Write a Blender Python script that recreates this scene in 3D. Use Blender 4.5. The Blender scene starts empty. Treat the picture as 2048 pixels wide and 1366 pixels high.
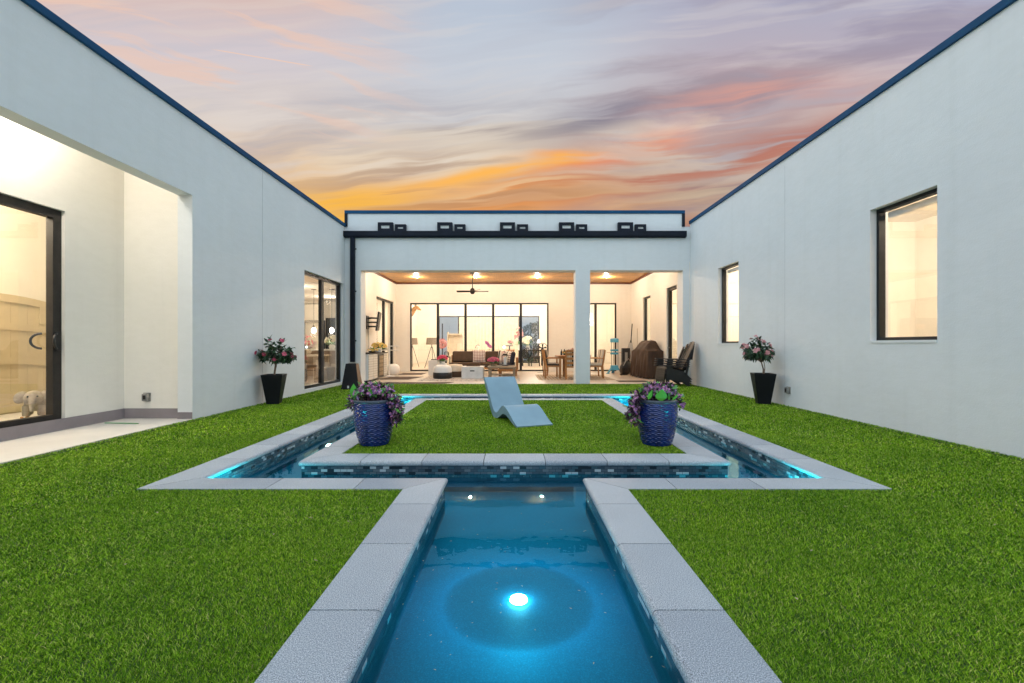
TERRACE_W = 66
POOL_E = 150
TEAL_E = 260
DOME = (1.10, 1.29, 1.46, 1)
EXPO = 0
HALO_W = 78
HALO_SIGN = -1
import bpy, bmesh, math, random
import numpy as np
from mathutils import Vector, Matrix
R = math.radians
rnd = random.Random(11)
sc = bpy.context.scene
COL = sc.collection

# ------------------------------------------------------------------ objects
def tag(o, label=None, cat=None, group=None, kind=None):
    if label: o['label'] = label
    if cat: o['category'] = cat
    if group: o['group'] = group
    if kind: o['kind'] = kind
    return o

def thing(name, label, cat, loc=(0, 0, 0), rz=0.0, group=None):
    o = bpy.data.objects.new(name, None)
    COL.objects.link(o)
    o.location = loc
    o.rotation_euler = (0, 0, rz)
    o.empty_display_size = 0.1
    return tag(o, label, cat, group)

def copy_tree(o, parent=None):
    c = o.copy()
    COL.objects.link(c)
    c.parent = parent
    for ch in list(o.children):
        copy_tree(ch, c)
    return c

class MB:
    """collects faces of one mesh"""
    def __init__(s):
        s.v = []; s.f = []
    def add(s, vs, fs):
        b = len(s.v)
        s.v.extend([tuple(p) for p in vs])
        s.f.extend([tuple(b + i for i in f) for f in fs])
        return s
    def box(s, x0, x1, y0, y1, z0, z1):
        vs = [(x0, y0, z0), (x1, y0, z0), (x1, y1, z0), (x0, y1, z0), (x0, y0, z1), (x1, y0, z1), (x1, y1, z1), (x0, y1, z1)]
        return s.add(vs, [(0, 3, 2, 1), (4, 5, 6, 7), (0, 1, 5, 4), (1, 2, 6, 5), (2, 3, 7, 6), (3, 0, 4, 7)])
    def obox(s, c, size, rot=None):
        m = (rot or Matrix.Identity(3))
        hx, hy, hz = size[0] / 2, size[1] / 2, size[2] / 2
        c = Vector(c)
        vs = [c + m @ Vector(p) for p in ((-hx, -hy, -hz), (hx, -hy, -hz), (hx, hy, -hz), (-hx, hy, -hz), (-hx, -hy, hz), (hx, -hy, hz), (hx, hy, hz), (-hx, hy, hz))]
        return s.add(vs, [(0, 3, 2, 1), (4, 5, 6, 7), (0, 1, 5, 4), (1, 2, 6, 5), (2, 3, 7, 6), (3, 0, 4, 7)])
    def bar(s, p0, p1, w, d, up=(0, 0, 1)):
        p0, p1 = Vector(p0), Vector(p1)
        z = (p1 - p0); L = z.length; z.normalize()
        u = Vector(up)
        if abs(z.dot(u)) > .98: u = Vector((0, 1, 0))
        x = u.cross(z).normalized(); y = z.cross(x)
        m = Matrix((x, y, z)).transposed()
        return s.obox((p0 + p1) / 2, (w, d, L), m)
    def tube(s, path, r, n=8, caps=True):
        pts = [Vector(p) for p in path]
        rs = r if isinstance(r, (list, tuple)) else [r] * len(pts)
        rings = []
        t0 = None
        for i, p in enumerate(pts):
            a = pts[max(i - 1, 0)]; b = pts[min(i + 1, len(pts) - 1)]
            t = (b - a).normalized()
            if t0 is None:
                u = Vector((0, 0, 1)) if abs(t.z) < .9 else Vector((1, 0, 0))
                x = u.cross(t).normalized()
            else:
                x = (x - t * x.dot(t)).normalized()
            y = t.cross(x); t0 = t
            rings.append([p + (x * math.cos(2 * math.pi * k / n) + y * math.sin(2 * math.pi * k / n)) * rs[i] for k in range(n)])
        vs = [q for rg in rings for q in rg]
        fs = []
        for i in range(len(pts) - 1):
            for k in range(n):
                k2 = (k + 1) % n
                fs.append((i * n + k, i * n + k2, (i + 1) * n + k2, (i + 1) * n + k))
        if caps:
            fs.append(tuple(reversed(range(n))))
            fs.append(tuple(range((len(pts) - 1) * n, len(pts) * n)))
        return s.add(vs, fs)
    def lathe(s, prof, n=24, c=(0, 0, 0), cap0=True, cap1=True):
        vs = []; fs = []
        for (r, z) in prof:
            for k in range(n):
                a = 2 * math.pi * k / n
                vs.append((c[0] + r * math.cos(a), c[1] + r * math.sin(a), c[2] + z))
        m = len(prof)
        for i in range(m - 1):
            for k in range(n):
                k2 = (k + 1) % n
                fs.append((i * n + k, i * n + k2, (i + 1) * n + k2, (i + 1) * n + k))
        if cap0: fs.append(tuple(reversed(range(n))))
        if cap1: fs.append(tuple(range((m - 1) * n, m * n)))
        return s.add(vs, fs)
    def ball(s, c, r, nu=12, nv=8, rot=None):
        rx, ry, rz = r if isinstance(r, (list, tuple)) else (r, r, r)
        c = Vector(c); m = rot or Matrix.Identity(3)
        vs = [c + m @ Vector((0, 0, -rz))]
        for j in range(1, nv):
            ph = -math.pi / 2 + math.pi * j / nv
            for k in range(nu):
                a = 2 * math.pi * k / nu
                vs.append(c + m @ Vector((rx * math.cos(ph) * math.cos(a), ry * math.cos(ph) * math.sin(a), rz * math.sin(ph))))
        vs.append(c + m @ Vector((0, 0, rz)))
        fs = []
        for k in range(nu):
            fs.append((0, 1 + (k + 1) % nu, 1 + k))
        for j in range(nv - 2):
            for k in range(nu):
                a = 1 + j * nu
                fs.append((a + k, a + (k + 1) % nu, a + nu + (k + 1) % nu, a + nu + k))
        b = 1 + (nv - 2) * nu
        for k in range(nu):
            fs.append((b + k, b + (k + 1) % nu, len(vs) - 1))
        return s.add(vs, fs)
    def prism(s, poly, fn, d0, d1):
        """poly: 2D outline; fn(u, v, d) -> 3D"""
        n = len(poly)
        vs = [fn(u, v, d0) for u, v in poly] + [fn(u, v, d1) for u, v in poly]
        fs = [tuple(reversed(range(n))), tuple(range(n, 2 * n))]
        for k in range(n):
            k2 = (k + 1) % n
            fs.append((k, k2, n + k2, n + k))
        return s.add(vs, fs)
    def grid(s, nu, nv, fn):
        vs = [fn(i / nu, j / nv) for i in range(nu + 1) for j in range(nv + 1)]
        fs = [(i * (nv + 1) + j, (i + 1) * (nv + 1) + j, (i + 1) * (nv + 1) + j + 1, i * (nv + 1) + j + 1) for i in range(nu) for j in range(nv)]
        return s.add(vs, fs)
    def build(s, name, mat, parent=None, smooth=None, bevel=0, seg=2, label=None, recalc=True, kind=None):
        me = bpy.data.meshes.new(name)
        me.from_pydata(s.v, [], s.f)
        if recalc:
            bm = bmesh.new(); bm.from_mesh(me)
            bmesh.ops.recalc_face_normals(bm, faces=bm.faces)
            bm.to_mesh(me); bm.free()
        me.materials.append(mat)
        if smooth is not None:
            me.polygons.foreach_set('use_smooth', [True] * len(me.polygons))
            me.set_sharp_from_angle(angle=R(smooth))
        o = bpy.data.objects.new(name, me)
        COL.objects.link(o)
        if parent is not None: o.parent = parent
        if bevel:
            m = o.modifiers.new('edge', 'BEVEL'); m.width = bevel; m.segments = seg; m.limit_method = 'ANGLE'; m.angle_limit = R(40)
        if label: o['label'] = label
        if kind: o['kind'] = kind
        return o

def cells(us, vs, filled, d0, d1, fn, mb=None):
    """slab of a flat outline given by grid cells: front and back sheets and the side faces; fn(u,v,d)->3D"""
    mb = mb or MB()
    us = sorted(set(us)); vs = sorted(set(vs))
    F = [[filled((us[i] + us[i + 1]) / 2, (vs[j] + vs[j + 1]) / 2) for j in range(len(vs) - 1)] for i in range(len(us) - 1)]
    def g(i, j):
        return 0 <= i < len(us) - 1 and 0 <= j < len(vs) - 1 and F[i][j]
    idx = {}
    def V(i, j, k):
        key = (i, j, k)
        if key not in idx:
            idx[key] = len(mb.v)
            mb.v.append(tuple(fn(us[i], vs[j], (d0, d1)[k])))
        return idx[key]
    for i in range(len(us) - 1):
        for j in range(len(vs) - 1):
            if not F[i][j]: continue
            mb.f.append((V(i, j, 0), V(i + 1, j, 0), V(i + 1, j + 1, 0), V(i, j + 1, 0)))
            if d1 is not None:
                mb.f.append((V(i, j, 1), V(i, j + 1, 1), V(i + 1, j + 1, 1), V(i + 1, j, 1)))
                if not g(i - 1, j): mb.f.append((V(i, j, 0), V(i, j + 1, 0), V(i, j + 1, 1), V(i, j, 1)))
                if not g(i + 1, j): mb.f.append((V(i + 1, j, 0), V(i + 1, j, 1), V(i + 1, j + 1, 1), V(i + 1, j + 1, 0)))
                if not g(i, j - 1): mb.f.append((V(i, j, 0), V(i, j, 1), V(i + 1, j, 1), V(i + 1, j, 0)))
                if not g(i, j + 1): mb.f.append((V(i, j + 1, 0), V(i + 1, j + 1, 0), V(i + 1, j + 1, 1), V(i, j + 1, 1)))
    return mb

def wall(u0, u1, z0, z1, d0, d1, axis, holes=(), mb=None):
    """upright wall; axis 'x': runs along x, d is y; axis 'y': runs along y, d is x. holes (u0,u1,z0,z1)"""
    us = [u0, u1] + [h[0] for h in holes] + [h[1] for h in holes]
    zs = [z0, z1] + [h[2] for h in holes] + [h[3] for h in holes]
    us = [u for u in us if u0 <= u <= u1]; zs = [z for z in zs if z0 <= z <= z1]
    ok = lambda u, z: not any(h[0] < u < h[1] and h[2] < z < h[3] for h in holes)
    fn = (lambda u, z, d: (u, d, z)) if axis == 'x' else (lambda u, z, d: (d, u, z))
    return cells(us, zs, ok, d0, d1, fn, mb)

# ------------------------------------------------------------------ materials
def lin(c):
    return tuple(((x / 255) / 12.92 if x / 255 <= .04045 else ((x / 255 + .055) / 1.055) ** 2.4) for x in c)

def newmat(name):
    m = bpy.data.materials.new(name); m.use_nodes = True
    nt = m.node_tree
    b = nt.nodes['Principled BSDF']
    return m, nt, b

def coord(nt, scale=(1, 1, 1), rot=(0, 0, 0), out='Object'):
    tc = nt.nodes.new('ShaderNodeTexCoord'); mp = nt.nodes.new('ShaderNodeMapping')
    mp.inputs['Scale'].default_value = scale; mp.inputs['Rotation'].default_value = rot
    nt.links.new(tc.outputs[out], mp.inputs['Vector'])
    return mp.outputs['Vector']

def noise(nt, vec, scale, detail=4, rough=.55):
    n = nt.nodes.new('ShaderNodeTexNoise')
    n.inputs['Scale'].default_value = scale; n.inputs['Detail'].default_value = detail; n.inputs['Roughness'].default_value = rough
    if vec is not None: nt.links.new(vec, n.inputs['Vector'])
    return n.outputs['Fac']

def ramp(nt, fac, stops, interp='LINEAR'):
    r = nt.nodes.new('ShaderNodeValToRGB')
    r.color_ramp.interpolation = interp
    e = r.color_ramp.elements
    while len(e) < len(stops): e.new(0.5)
    for k, (p, c) in enumerate(stops):
        e[k].position = p; e[k].color = (*c[:3], 1)
    nt.links.new(fac, r.inputs['Fac'])
    return r.outputs['Color']

def bump(nt, b, height, strength, dist):
    n = nt.nodes.new('ShaderNodeBump')
    n.inputs['Strength'].default_value = strength; n.inputs['Distance'].default_value = dist
    nt.links.new(height, n.inputs['Height'])
    nt.links.new(n.outputs['Normal'], b.inputs['Normal'])

def simple(name, col, rough=.5, metal=0, var=.12, vscale=6, bmp=None, spec=.5, coat=0, trans=0):
    """plain surface with slight natural tone variation and optional (scale, strength, distance) bump"""
    m, nt, b = newmat(name)
    v = coord(nt)
    f = noise(nt, v, vscale, 5)
    lo = tuple(x * (1 - var) for x in col); hi = tuple(min(1, x * (1 + var)) for x in col)
    nt.links.new(ramp(nt, f, [(.3, lo), (.7, hi)]), b.inputs['Base Color'])
    b.inputs['Roughness'].default_value = rough; b.inputs['Metallic'].default_value = metal
    b.inputs['Specular IOR Level'].default_value = spec
    b.inputs['Coat Weight'].default_value = coat
    if bmp:
        bump(nt, b, noise(nt, v, bmp[0], 3), bmp[1], bmp[2])
    return m

def emit(name, col, strength):
    m, nt, b = newmat(name)
    b.inputs['Base Color'].default_value = (.8, .8, .8, 1)
    b.inputs['Emission Color'].default_value = (*col, 1)
    b.inputs['Emission Strength'].default_value = strength
    return m

def glass_mat(name='window_glass', tint=(1, 1, 1), refl=1.0):
    m = bpy.data.materials.new(name); m.use_nodes = True
    nt = m.node_tree; nt.nodes.clear()
    out = nt.nodes.new('ShaderNodeOutputMaterial')
    mix = nt.nodes.new('ShaderNodeMixShader'); tr = nt.nodes.new('ShaderNodeBsdfTransparent'); gl = nt.nodes.new('ShaderNodeBsdfGlossy')
    fr = nt.nodes.new('ShaderNodeFresnel'); ge = nt.nodes.new('ShaderNodeNewGeometry'); mr = nt.nodes.new('ShaderNodeMapRange')
    mr.inputs['To Min'].default_value = 1.5; mr.inputs['To Max'].default_value = 1 / 1.5
    nt.links.new(ge.outputs['Backfacing'], mr.inputs['Value']); nt.links.new(mr.outputs[0], fr.inputs['IOR'])
    tr.inputs['Color'].default_value = (*tint, 1)
    gl.inputs['Roughness'].default_value = 0.0
    gl.inputs['Color'].default_value = (refl, refl, refl, 1)
    nt.links.new(fr.outputs[0], mix.inputs[0]); nt.links.new(tr.outputs[0], mix.inputs[1]); nt.links.new(gl.outputs[0], mix.inputs[2])
    nt.links.new(mix.outputs[0], out.inputs[0])
    return m

def stucco(name, col):
    m, nt, b = newmat(name)
    v = coord(nt)
    f = noise(nt, v, .6, 7, .68)
    c1 = ramp(nt, f, [(.28, tuple(x * .96 for x in col)), (.5, tuple(x * .99 for x in col)), (.72, tuple(min(1, x * 1.03) for x in col))])
    # trowel sweeps, faint vertical weather streaks
    sw = noise(nt, coord(nt, (3.0, 3.0, 7.0), (0, R(20), 0)), 1.6, 5, .6)
    st = noise(nt, coord(nt, (5.0, 5.0, .22)), 1.0, 4, .6)
    for g_, lo, hi, k in ((sw, .42, .62, .98), (st, .52, .72, .97)):
        mx = nt.nodes.new('ShaderNodeMix'); mx.data_type = 'RGBA'; mx.blend_type = 'MULTIPLY'; mx.inputs[0].default_value = 1
        nt.links.new(c1, mx.inputs[6]); nt.links.new(ramp(nt, g_, [(lo, (1, 1, 1)), (hi, (k, k, k * .995))]), mx.inputs[7]); c1 = mx.outputs[2]
    nt.links.new(c1, b.inputs['Base Color'])
    b.inputs['Roughness'].default_value = .85; b.inputs['Specular IOR Level'].default_value = .25
    f2 = noise(nt, v, 55, 4, .7)
    ad = nt.nodes.new('ShaderNodeMath'); ad.operation = 'MULTIPLY_ADD'; ad.inputs[1].default_value = 1.6
    nt.links.new(sw, ad.inputs[0]); nt.links.new(f2, ad.inputs[2])
    bump(nt, b, ad.outputs[0], .36, .005)
    return m

def wood(name, c0, c1, scale=(1, 14, 14), rough=.45, plank=0):
    m, nt, b = newmat(name)
    v = coord(nt, scale)
    f = noise(nt, v, 2.2, 8, .65)
    col = ramp(nt, f, [(.25, c0), (.75, c1)])
    if plank:
        v2 = coord(nt)
        br = nt.nodes.new('ShaderNodeTexBrick')
        br.inputs['Scale'].default_value = 1
        br.inputs['Brick Width'].default_value = 2.4; br.inputs['Row Height'].default_value = plank
        br.inputs['Mortar Size'].default_value = .004
        br.inputs['Color1'].default_value = (.75, .75, .75, 1); br.inputs['Color2'].default_value = (1.15, 1.15, 1.15, 1)
        br.inputs['Mortar'].default_value = (.35, .35, .35, 1)
        nt.links.new(v2, br.inputs['Vector'])
        mx = nt.nodes.new('ShaderNodeMix'); mx.data_type = 'RGBA'; mx.blend_type = 'MULTIPLY'; mx.inputs[0].default_value = 1
        nt.links.new(col, mx.inputs[6]); nt.links.new(br.outputs['Color'], mx.inputs[7])
        col = mx.outputs[2]
    nt.links.new(col, b.inputs['Base Color'])
    b.inputs['Roughness'].default_value = rough
    return m

def leaf_mat(name, cols, rough=.45):
    """leaves whose tone differs from leaf to leaf (per connected piece)"""
    m, nt, b = newmat(name)
    g = nt.nodes.new('ShaderNodeNewGeometry')
    n = len(cols)
    nt.links.new(ramp(nt, g.outputs['Random Per Island'], [(k / max(1, n - 1), c) for k, c in enumerate(cols)]), b.inputs['Base Color'])
    b.inputs['Roughness'].default_value = rough
    b.inputs['Specular IOR Level'].default_value = .4
    return m

M = {}
M['stucco'] = stucco('white_stucco', (.74, .76, .77))
M['stucco_in'] = stucco('cream_stucco', (.82, .78, .71))
M['plaster'] = simple('interior_plaster', (.82, .78, .70), .8, var=.04, vscale=1.5)
M['cap'] = simple('blue_black_flashing', (.002, .06, .15), .55, 0, var=.15, vscale=2, spec=.2)
M['black'] = simple('black_aluminium', (.012, .013, .015), .38, .3, var=.3, vscale=8)
M['gutter'] = simple('dark_gutter_metal', (.006, .010, .020), .55, 0, var=.3, vscale=4, spec=.2)
M['bronze'] = simple('dark_bronze_frame', (.025, .021, .018), .6, 0, var=.3, vscale=8, spec=.3)
M['glass'] = glass_mat()
M['ceiling_wood'] = wood('cedar_ceiling_boards', (.46, .21, .05), (.66, .36, .11), (14, 1, 14), .45, plank=.12)
M['teak'] = wood('teak', (.28, .12, .035), (.50, .25, .09), (10, 10, 1.5), .45)
M['greywood'] = wood('weathered_wood', (.22, .16, .10), (.38, .29, .19), (2, 12, 12), .6)
M['trimwood'] = simple('dark_red_trim', (.10, .03, .016), .5)
M['baseboard'] = simple('grey_base_band', (.24, .21, .22), .6, var=.1, vscale=3)
M['white'] = simple('white_paint', (.78, .78, .76), .4, var=.04)
M['whiteconc'] = simple('white_concrete', (.72, .71, .69), .6, var=.08, vscale=9, bmp=(60, .2, .003))
M['darkplastic'] = simple('black_plastic', (.012, .012, .013), .4, var=.25)
M['blackpot'] = simple('black_planter_satin', (.007, .008, .011), .42, var=.4, vscale=3, bmp=(5, .05, .01), spec=.25)
M['brownpanel'] = simple('brown_panel', (.16, .08, .04), .5)
M['soil'] = simple('potting_soil', (.03, .02, .013), .95, var=.5, vscale=40, bmp=(60, .8, .01))
M['bark'] = simple('bark', (.20, .14, .10), .85, var=.4, vscale=30, bmp=(50, .6, .004))
M['steel'] = simple('grey_cast_metal', (.30, .29, .27), .45, .5, var=.2, vscale=30)
M['coverbrown'] = simple('brown_canvas', (.045, .022, .011), .7, var=.25, vscale=3, bmp=(14, .5, .02))
M['cushion'] = simple('brown_cushion', (.085, .055, .035), .85, var=.2, vscale=8, bmp=(90, .25, .003))
M['navycush'] = simple('navy_cushion', (.02, .022, .035), .85, var=.2, bmp=(90, .25, .003))
M['cream'] = simple('cream_fabric', (.70, .62, .50), .85, var=.08, bmp=(120, .2, .002))
M['bluep'] = simple('blue_plastic', (.06, .30, .46), .4, var=.12)
M['mat'] = simple('brown_doormat', (.07, .045, .032), .95, var=.3, vscale=30, bmp=(150, .6, .006))
M['lounger'] = simple('pale_blue_moulded_plastic', (.19, .31, .39), .55, var=.07, vscale=4, bmp=(160, .08, .002))
# ------------------------------------------------------------------ special surfaces
def m_granite():
    m, nt, b = newmat('speckled_granite')
    v = coord(nt)
    a = noise(nt, v, 230, 3, .8)
    c = noise(nt, v, 1.6, 3)
    col = ramp(nt, a, [(.35, (.045, .05, .06)), (.46, (.31, .345, .38)), (.55, (.45, .49, .53)), (.63, (.88, .91, .94))])
    mx = nt.nodes.new('ShaderNodeMix'); mx.data_type = 'RGBA'; mx.blend_type = 'MULTIPLY'; mx.inputs[0].default_value = 1
    nt.links.new(col, mx.inputs[6])
    g = nt.nodes.new('ShaderNodeNewGeometry')
    nt.links.new(ramp(nt, g.outputs['Random Per Island'], [(0, (.74, .76, .80)), (1, (1.04, 1.03, 1.02))]), mx.inputs[7])
    mx2 = nt.nodes.new('ShaderNodeMix'); mx2.data_type = 'RGBA'; mx2.blend_type = 'MULTIPLY'; mx2.inputs[0].default_value = 1
    nt.links.new(mx.outputs[2], mx2.inputs[6]); nt.links.new(ramp(nt, c, [(.3, (.86, .86, .87)), (.7, (1, 1, 1))]), mx2.inputs[7])
    nt.links.new(mx2.outputs[2], b.inputs['Base Color'])
    b.inputs['Roughness'].default_value = .55
    bump(nt, b, a, .25, .002)
    return m
M['granite'] = m_granite()

def m_mosaic():
    m, nt, b = newmat('glass_mosaic_tile')
    tc = nt.nodes.new('ShaderNodeTexCoord'); sp = nt.nodes.new('ShaderNodeSeparateXYZ'); cb = nt.nodes.new('ShaderNodeCombineXYZ')
    ad = nt.nodes.new('ShaderNodeMath'); ad.operation = 'ADD'
    nt.links.new(tc.outputs['Object'], sp.inputs[0])
    nt.links.new(sp.outputs[0], ad.inputs[0]); nt.links.new(sp.outputs[1], ad.inputs[1])
    nt.links.new(ad.outputs[0], cb.inputs[0]); nt.links.new(sp.outputs[2], cb.inputs[1])
    br = nt.nodes.new('ShaderNodeTexBrick')
    br.inputs['Scale'].default_value = 1
    br.inputs['Brick Width'].default_value = .062; br.inputs['Row Height'].default_value = .027
    br.inputs['Mortar Size'].default_value = .0016; br.inputs['Bias'].default_value = 0
    br.inputs['Color1'].default_value = (0, 0, 0, 1); br.inputs['Color2'].default_value = (1, 1, 1, 1); br.inputs['Mortar'].default_value = (.0, .0, .0, 1)
    nt.links.new(cb.outputs[0], br.inputs['Vector'])
    col = ramp(nt, br.outputs['Color'], [(0, (.02, .03, .04)), (.12, (.05, .075, .10)), (.35, (.085, .11, .135)), (.6, (.05, .10, .13)), (.76, (.12, .15, .17)), (.89, (.44, .49, .52))], 'CONSTANT')
    nt.links.new(col, b.inputs['Base Color'])
    b.inputs['Roughness'].default_value = .18
    bump(nt, b, br.outputs['Fac'], -.4, .002)
    return m
M['mosaic'] = m_mosaic()

def m_floor():
    m, nt, b = newmat('beige_porcelain_tile')
    v = coord(nt)
    br = nt.nodes.new('ShaderNodeTexBrick'); br.offset = .5
    br.inputs['Scale'].default_value = 1; br.inputs['Brick Width'].default_value = 1.2; br.inputs['Row Height'].default_value = .6
    br.inputs['Mortar Size'].default_value = .003
    br.inputs['Color1'].default_value = (.50, .42, .34, 1); br.inputs['Color2'].default_value = (.56, .48, .39, 1); br.inputs['Mortar'].default_value = (.33, .27, .21, 1)
    nt.links.new(v, br.inputs['Vector'])
    mx = nt.nodes.new('ShaderNodeMix'); mx.data_type = 'RGBA'; mx.blend_type = 'MULTIPLY'; mx.inputs[0].default_value = 1
    v2 = coord(nt, (1, 6, 1))
    nt.links.new(br.outputs['Color'], mx.inputs[6]); nt.links.new(ramp(nt, noise(nt, v2, 3, 6), [(.3, (.86, .85, .84)), (.7, (1, 1, 1))]), mx.inputs[7])
    nt.links.new(mx.outputs[2], b.inputs['Base Color'])
    b.inputs['Roughness'].default_value = .38
    return m
M['floor'] = m_floor()
M['concrete'] = simple('pale_slab', (.62, .58, .53), .6, var=.07, vscale=2, bmp=(60, .1, .002))

def m_poolfloor():
    m, nt, b = newmat('blue_pebble_plaster')
    v = coord(nt)
    a = noise(nt, v, 140, 2, .7)
    c = noise(nt, v, 1.3, 5)
    col = ramp(nt, a, [(.35, (.000, .100, .165)), (.55, (.000, .130, .205)), (.70, (.002, .185, .28))])
    mx = nt.nodes.new('ShaderNodeMix'); mx.data_type = 'RGBA'; mx.blend_type = 'MULTIPLY'; mx.inputs[0].default_value = 1
    nt.links.new(col, mx.inputs[6]); nt.links.new(ramp(nt, c, [(.35, (.86, .88, .88)), (.6, (1, 1, 1))]), mx.inputs[7])
    nt.links.new(mx.outputs[2], b.inputs['Base Color'])
    b.inputs['Roughness'].default_value = .7
    return m
M['poolfloor'] = m_poolfloor()

def m_water():
    m = bpy.data.materials.new('pool_water'); m.use_nodes = True
    nt = m.node_tree; nt.nodes.clear()
    out = nt.nodes.new('ShaderNodeOutputMaterial'); mix = nt.nodes.new('ShaderNodeMixShader')
    tr = nt.nodes.new('ShaderNodeBsdfTransparent'); gl = nt.nodes.new('ShaderNodeBsdfGlossy'); fr = nt.nodes.new('ShaderNodeFresnel')
    ge = nt.nodes.new('ShaderNodeNewGeometry'); mr = nt.nodes.new('ShaderNodeMapRange')
    mr.inputs['To Min'].default_value = 1.33; mr.inputs['To Max'].default_value = 1 / 1.33
    nt.links.new(ge.outputs['Backfacing'], mr.inputs['Value']); nt.links.new(mr.outputs[0], fr.inputs['IOR'])
    tr.inputs['Color'].default_value = (.30, .92, 1.0, 1); gl.inputs['Roughness'].default_value = 0; gl.inputs['Color'].default_value = (.42, .78, 1, 1)
    v = coord(nt)
    bp = nt.nodes.new('ShaderNodeBump'); bp.inputs['Strength'].default_value = .05; bp.inputs['Distance'].default_value = .02
    nt.links.new(noise(nt, v, 5, 2), bp.inputs['Height']); nt.links.new(bp.outputs[0], gl.inputs['Normal']); nt.links.new(bp.outputs[0], fr.inputs['Normal'])
    nt.links.new(fr.outputs[0], mix.inputs[0]); nt.links.new(tr.outputs[0], mix.inputs[1]); nt.links.new(gl.outputs[0], mix.inputs[2])
    nt.links.new(mix.outputs[0], out.inputs[0])
    return m
M['water'] = m_water()

def m_turf():
    m, nt, b = newmat('turf_backing')
    v = coord(nt)
    nt.links.new(ramp(nt, noise(nt, v, 60, 3), [(.3, (.025, .055, .008)), (.7, (.06, .12, .014))]), b.inputs['Base Color'])
    b.inputs['Roughness'].default_value = .95
    return m
M['turf'] = m_turf()

def m_blade():
    m, nt, b = newmat('grass_blades')
    g = nt.nodes.new('ShaderNodeNewGeometry')
    c1 = ramp(nt, g.outputs['Random Per Island'], [(0, (.018, .060, .004)), (.18, (.07, .18, .008)), (.50, (.17, .36, .012)), (.80, (.33, .52, .030)), (.94, (.48, .62, .09)), (1, (.58, .52, .20))])
    v = coord(nt)
    mx = nt.nodes.new('ShaderNodeMix'); mx.data_type = 'RGBA'; mx.blend_type = 'MULTIPLY'; mx.inputs[0].default_value = 1
    nt.links.new(c1, mx.inputs[6]); nt.links.new(ramp(nt, noise(nt, v, 1.1, 6, .65), [(.32, (.72, .80, .74)), (.5, (1, 1, 1)), (.68, (1.2, 1.12, 1.0))]), mx.inputs[7])
    nt.links.new(mx.outputs[2], b.inputs['Base Color'])
    b.inputs['Roughness'].default_value = .7; b.inputs['Specular IOR Level'].default_value = .08
    return m
M['blade'] = m_blade()

# ------------------------------------------------------------------ layout constants (metres)
XL, XR = -4.78, 5.0          # inner faces of the two wings
YF = 12.75                   # front of the covered terrace
YB = 18.6                    # its back wall
WZ = -.125                   # water level
CW = .30                     # coping width
FX0, FX1, FY0, FY1 = -2.58, 2.60, 3.74, 9.84     # outer edge of the ring channel
IX0, IX1, IY0, IY1 = -2.04, 2.06, 4.26, 9.30     # island edge
CX0, CX1, CY0 = -.545, .575, -2.5                # straight channel towards the camera

def in_basin(x, y, g=0.0):
    ring = FX0 - g < x < FX1 + g and FY0 - g < y < FY1 + g and not (IX0 + g < x < IX1 - g and IY0 + g < y < IY1 - g)
    return ring or (CX0 - g < x < CX1 + g and CY0 - g < y < FY0)
def in_stone(x, y):
    w = CW
    ring = FX0 - w < x < FX1 + w and FY0 - w < y < FY1 + w and not (IX0 + w < x < IX1 - w and IY0 + w < y < IY1 - w)
    return ring or (CX0 - w < x < CX1 + w and CY0 - w < y < FY0)

g = .022
us = [FX0 - g, FX1 + g, IX0 + g, IX1 - g, CX0 - g, CX1 + g]
vs = [FY0 - g, FY1 + g, IY0 + g, IY1 - g, CY0 - g]
flat = lambda u, v, d: (u, v, d)

# ground sheet with the basin cut out of it
mb = cells(us + [-80, 80], vs + [-80, 80], lambda x, y: not in_basin(x, y, g), -.035, None, flat)
tag(mb.build('ground', simple('earth', (.022, .018, .013), .95, var=.4, vscale=12, bmp=(40, .5, .01)), recalc=False), kind='structure')

# basin: floor and tiled walls
FZ = -.295; FZ2 = -.2951
YS = 3.02
fl = lambda x, y: in_basin(x, y, g)
mb = cells(us, vs + [YS], fl, FZ, None, flat)
tag(mb.build('pool_floor', M['poolfloor'], recalc=False), kind='structure')
mb = MB(); mbp = MB()
def tilewall(x0, y0, x1, y1):
    mb.add([(x0, y0, -.034), (x1, y1, -.034), (x1, y1, -.165), (x0, y0, -.165)], [(0, 1, 2, 3)]); mbp.add([(x0, y0, -.165), (x1, y1, -.165), (x1, y1, FZ2 - .01), (x0, y0, FZ2 - .01)], [(0, 1, 2, 3)])
a = g
tilewall(FX0 - a, FY0 - a, FX0 - a, FY1 + a); tilewall(FX1 + a, FY0 - a, FX1 + a, FY1 + a); tilewall(FX0 - a, FY1 + a, FX1 + a, FY1 + a)
tilewall(FX0 - a, FY0 - a, CX0 - a, FY0 - a); tilewall(CX1 + a, FY0 - a, FX1 + a, FY0 - a)
tilewall(CX0 - a, CY0 - a, CX0 - a, FY0 - a); tilewall(CX1 + a, CY0 - a, CX1 + a, FY0 - a); tilewall(CX0 - a, CY0 - a, CX1 + a, CY0 - a)
for p in ((IX0, IY0, IX1, IY0), (IX0, IY1, IX1, IY1), (IX0, IY0, IX0, IY1), (IX1, IY0, IX1, IY1)):
    sx = lambda x: x + a if x == IX0 else x - a
    sy = lambda y: y + a if y == IY0 else y - a
    tilewall(sx(p[0]), sy(p[1]), sx(p[2]), sy(p[3]))
tag(mb.build('pool_wall', M['mosaic'], recalc=False), kind='structure')
tag(mbp.build('pool_wall', simple('dark_teal_plaster', (.004, .05, .085), .7, var=.2, vscale=5), recalc=False), kind='structure')
mb = cells(us, vs, fl, WZ, None, flat)
tag(mb.build('water', M['water'], recalc=False), kind='structure')

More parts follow.
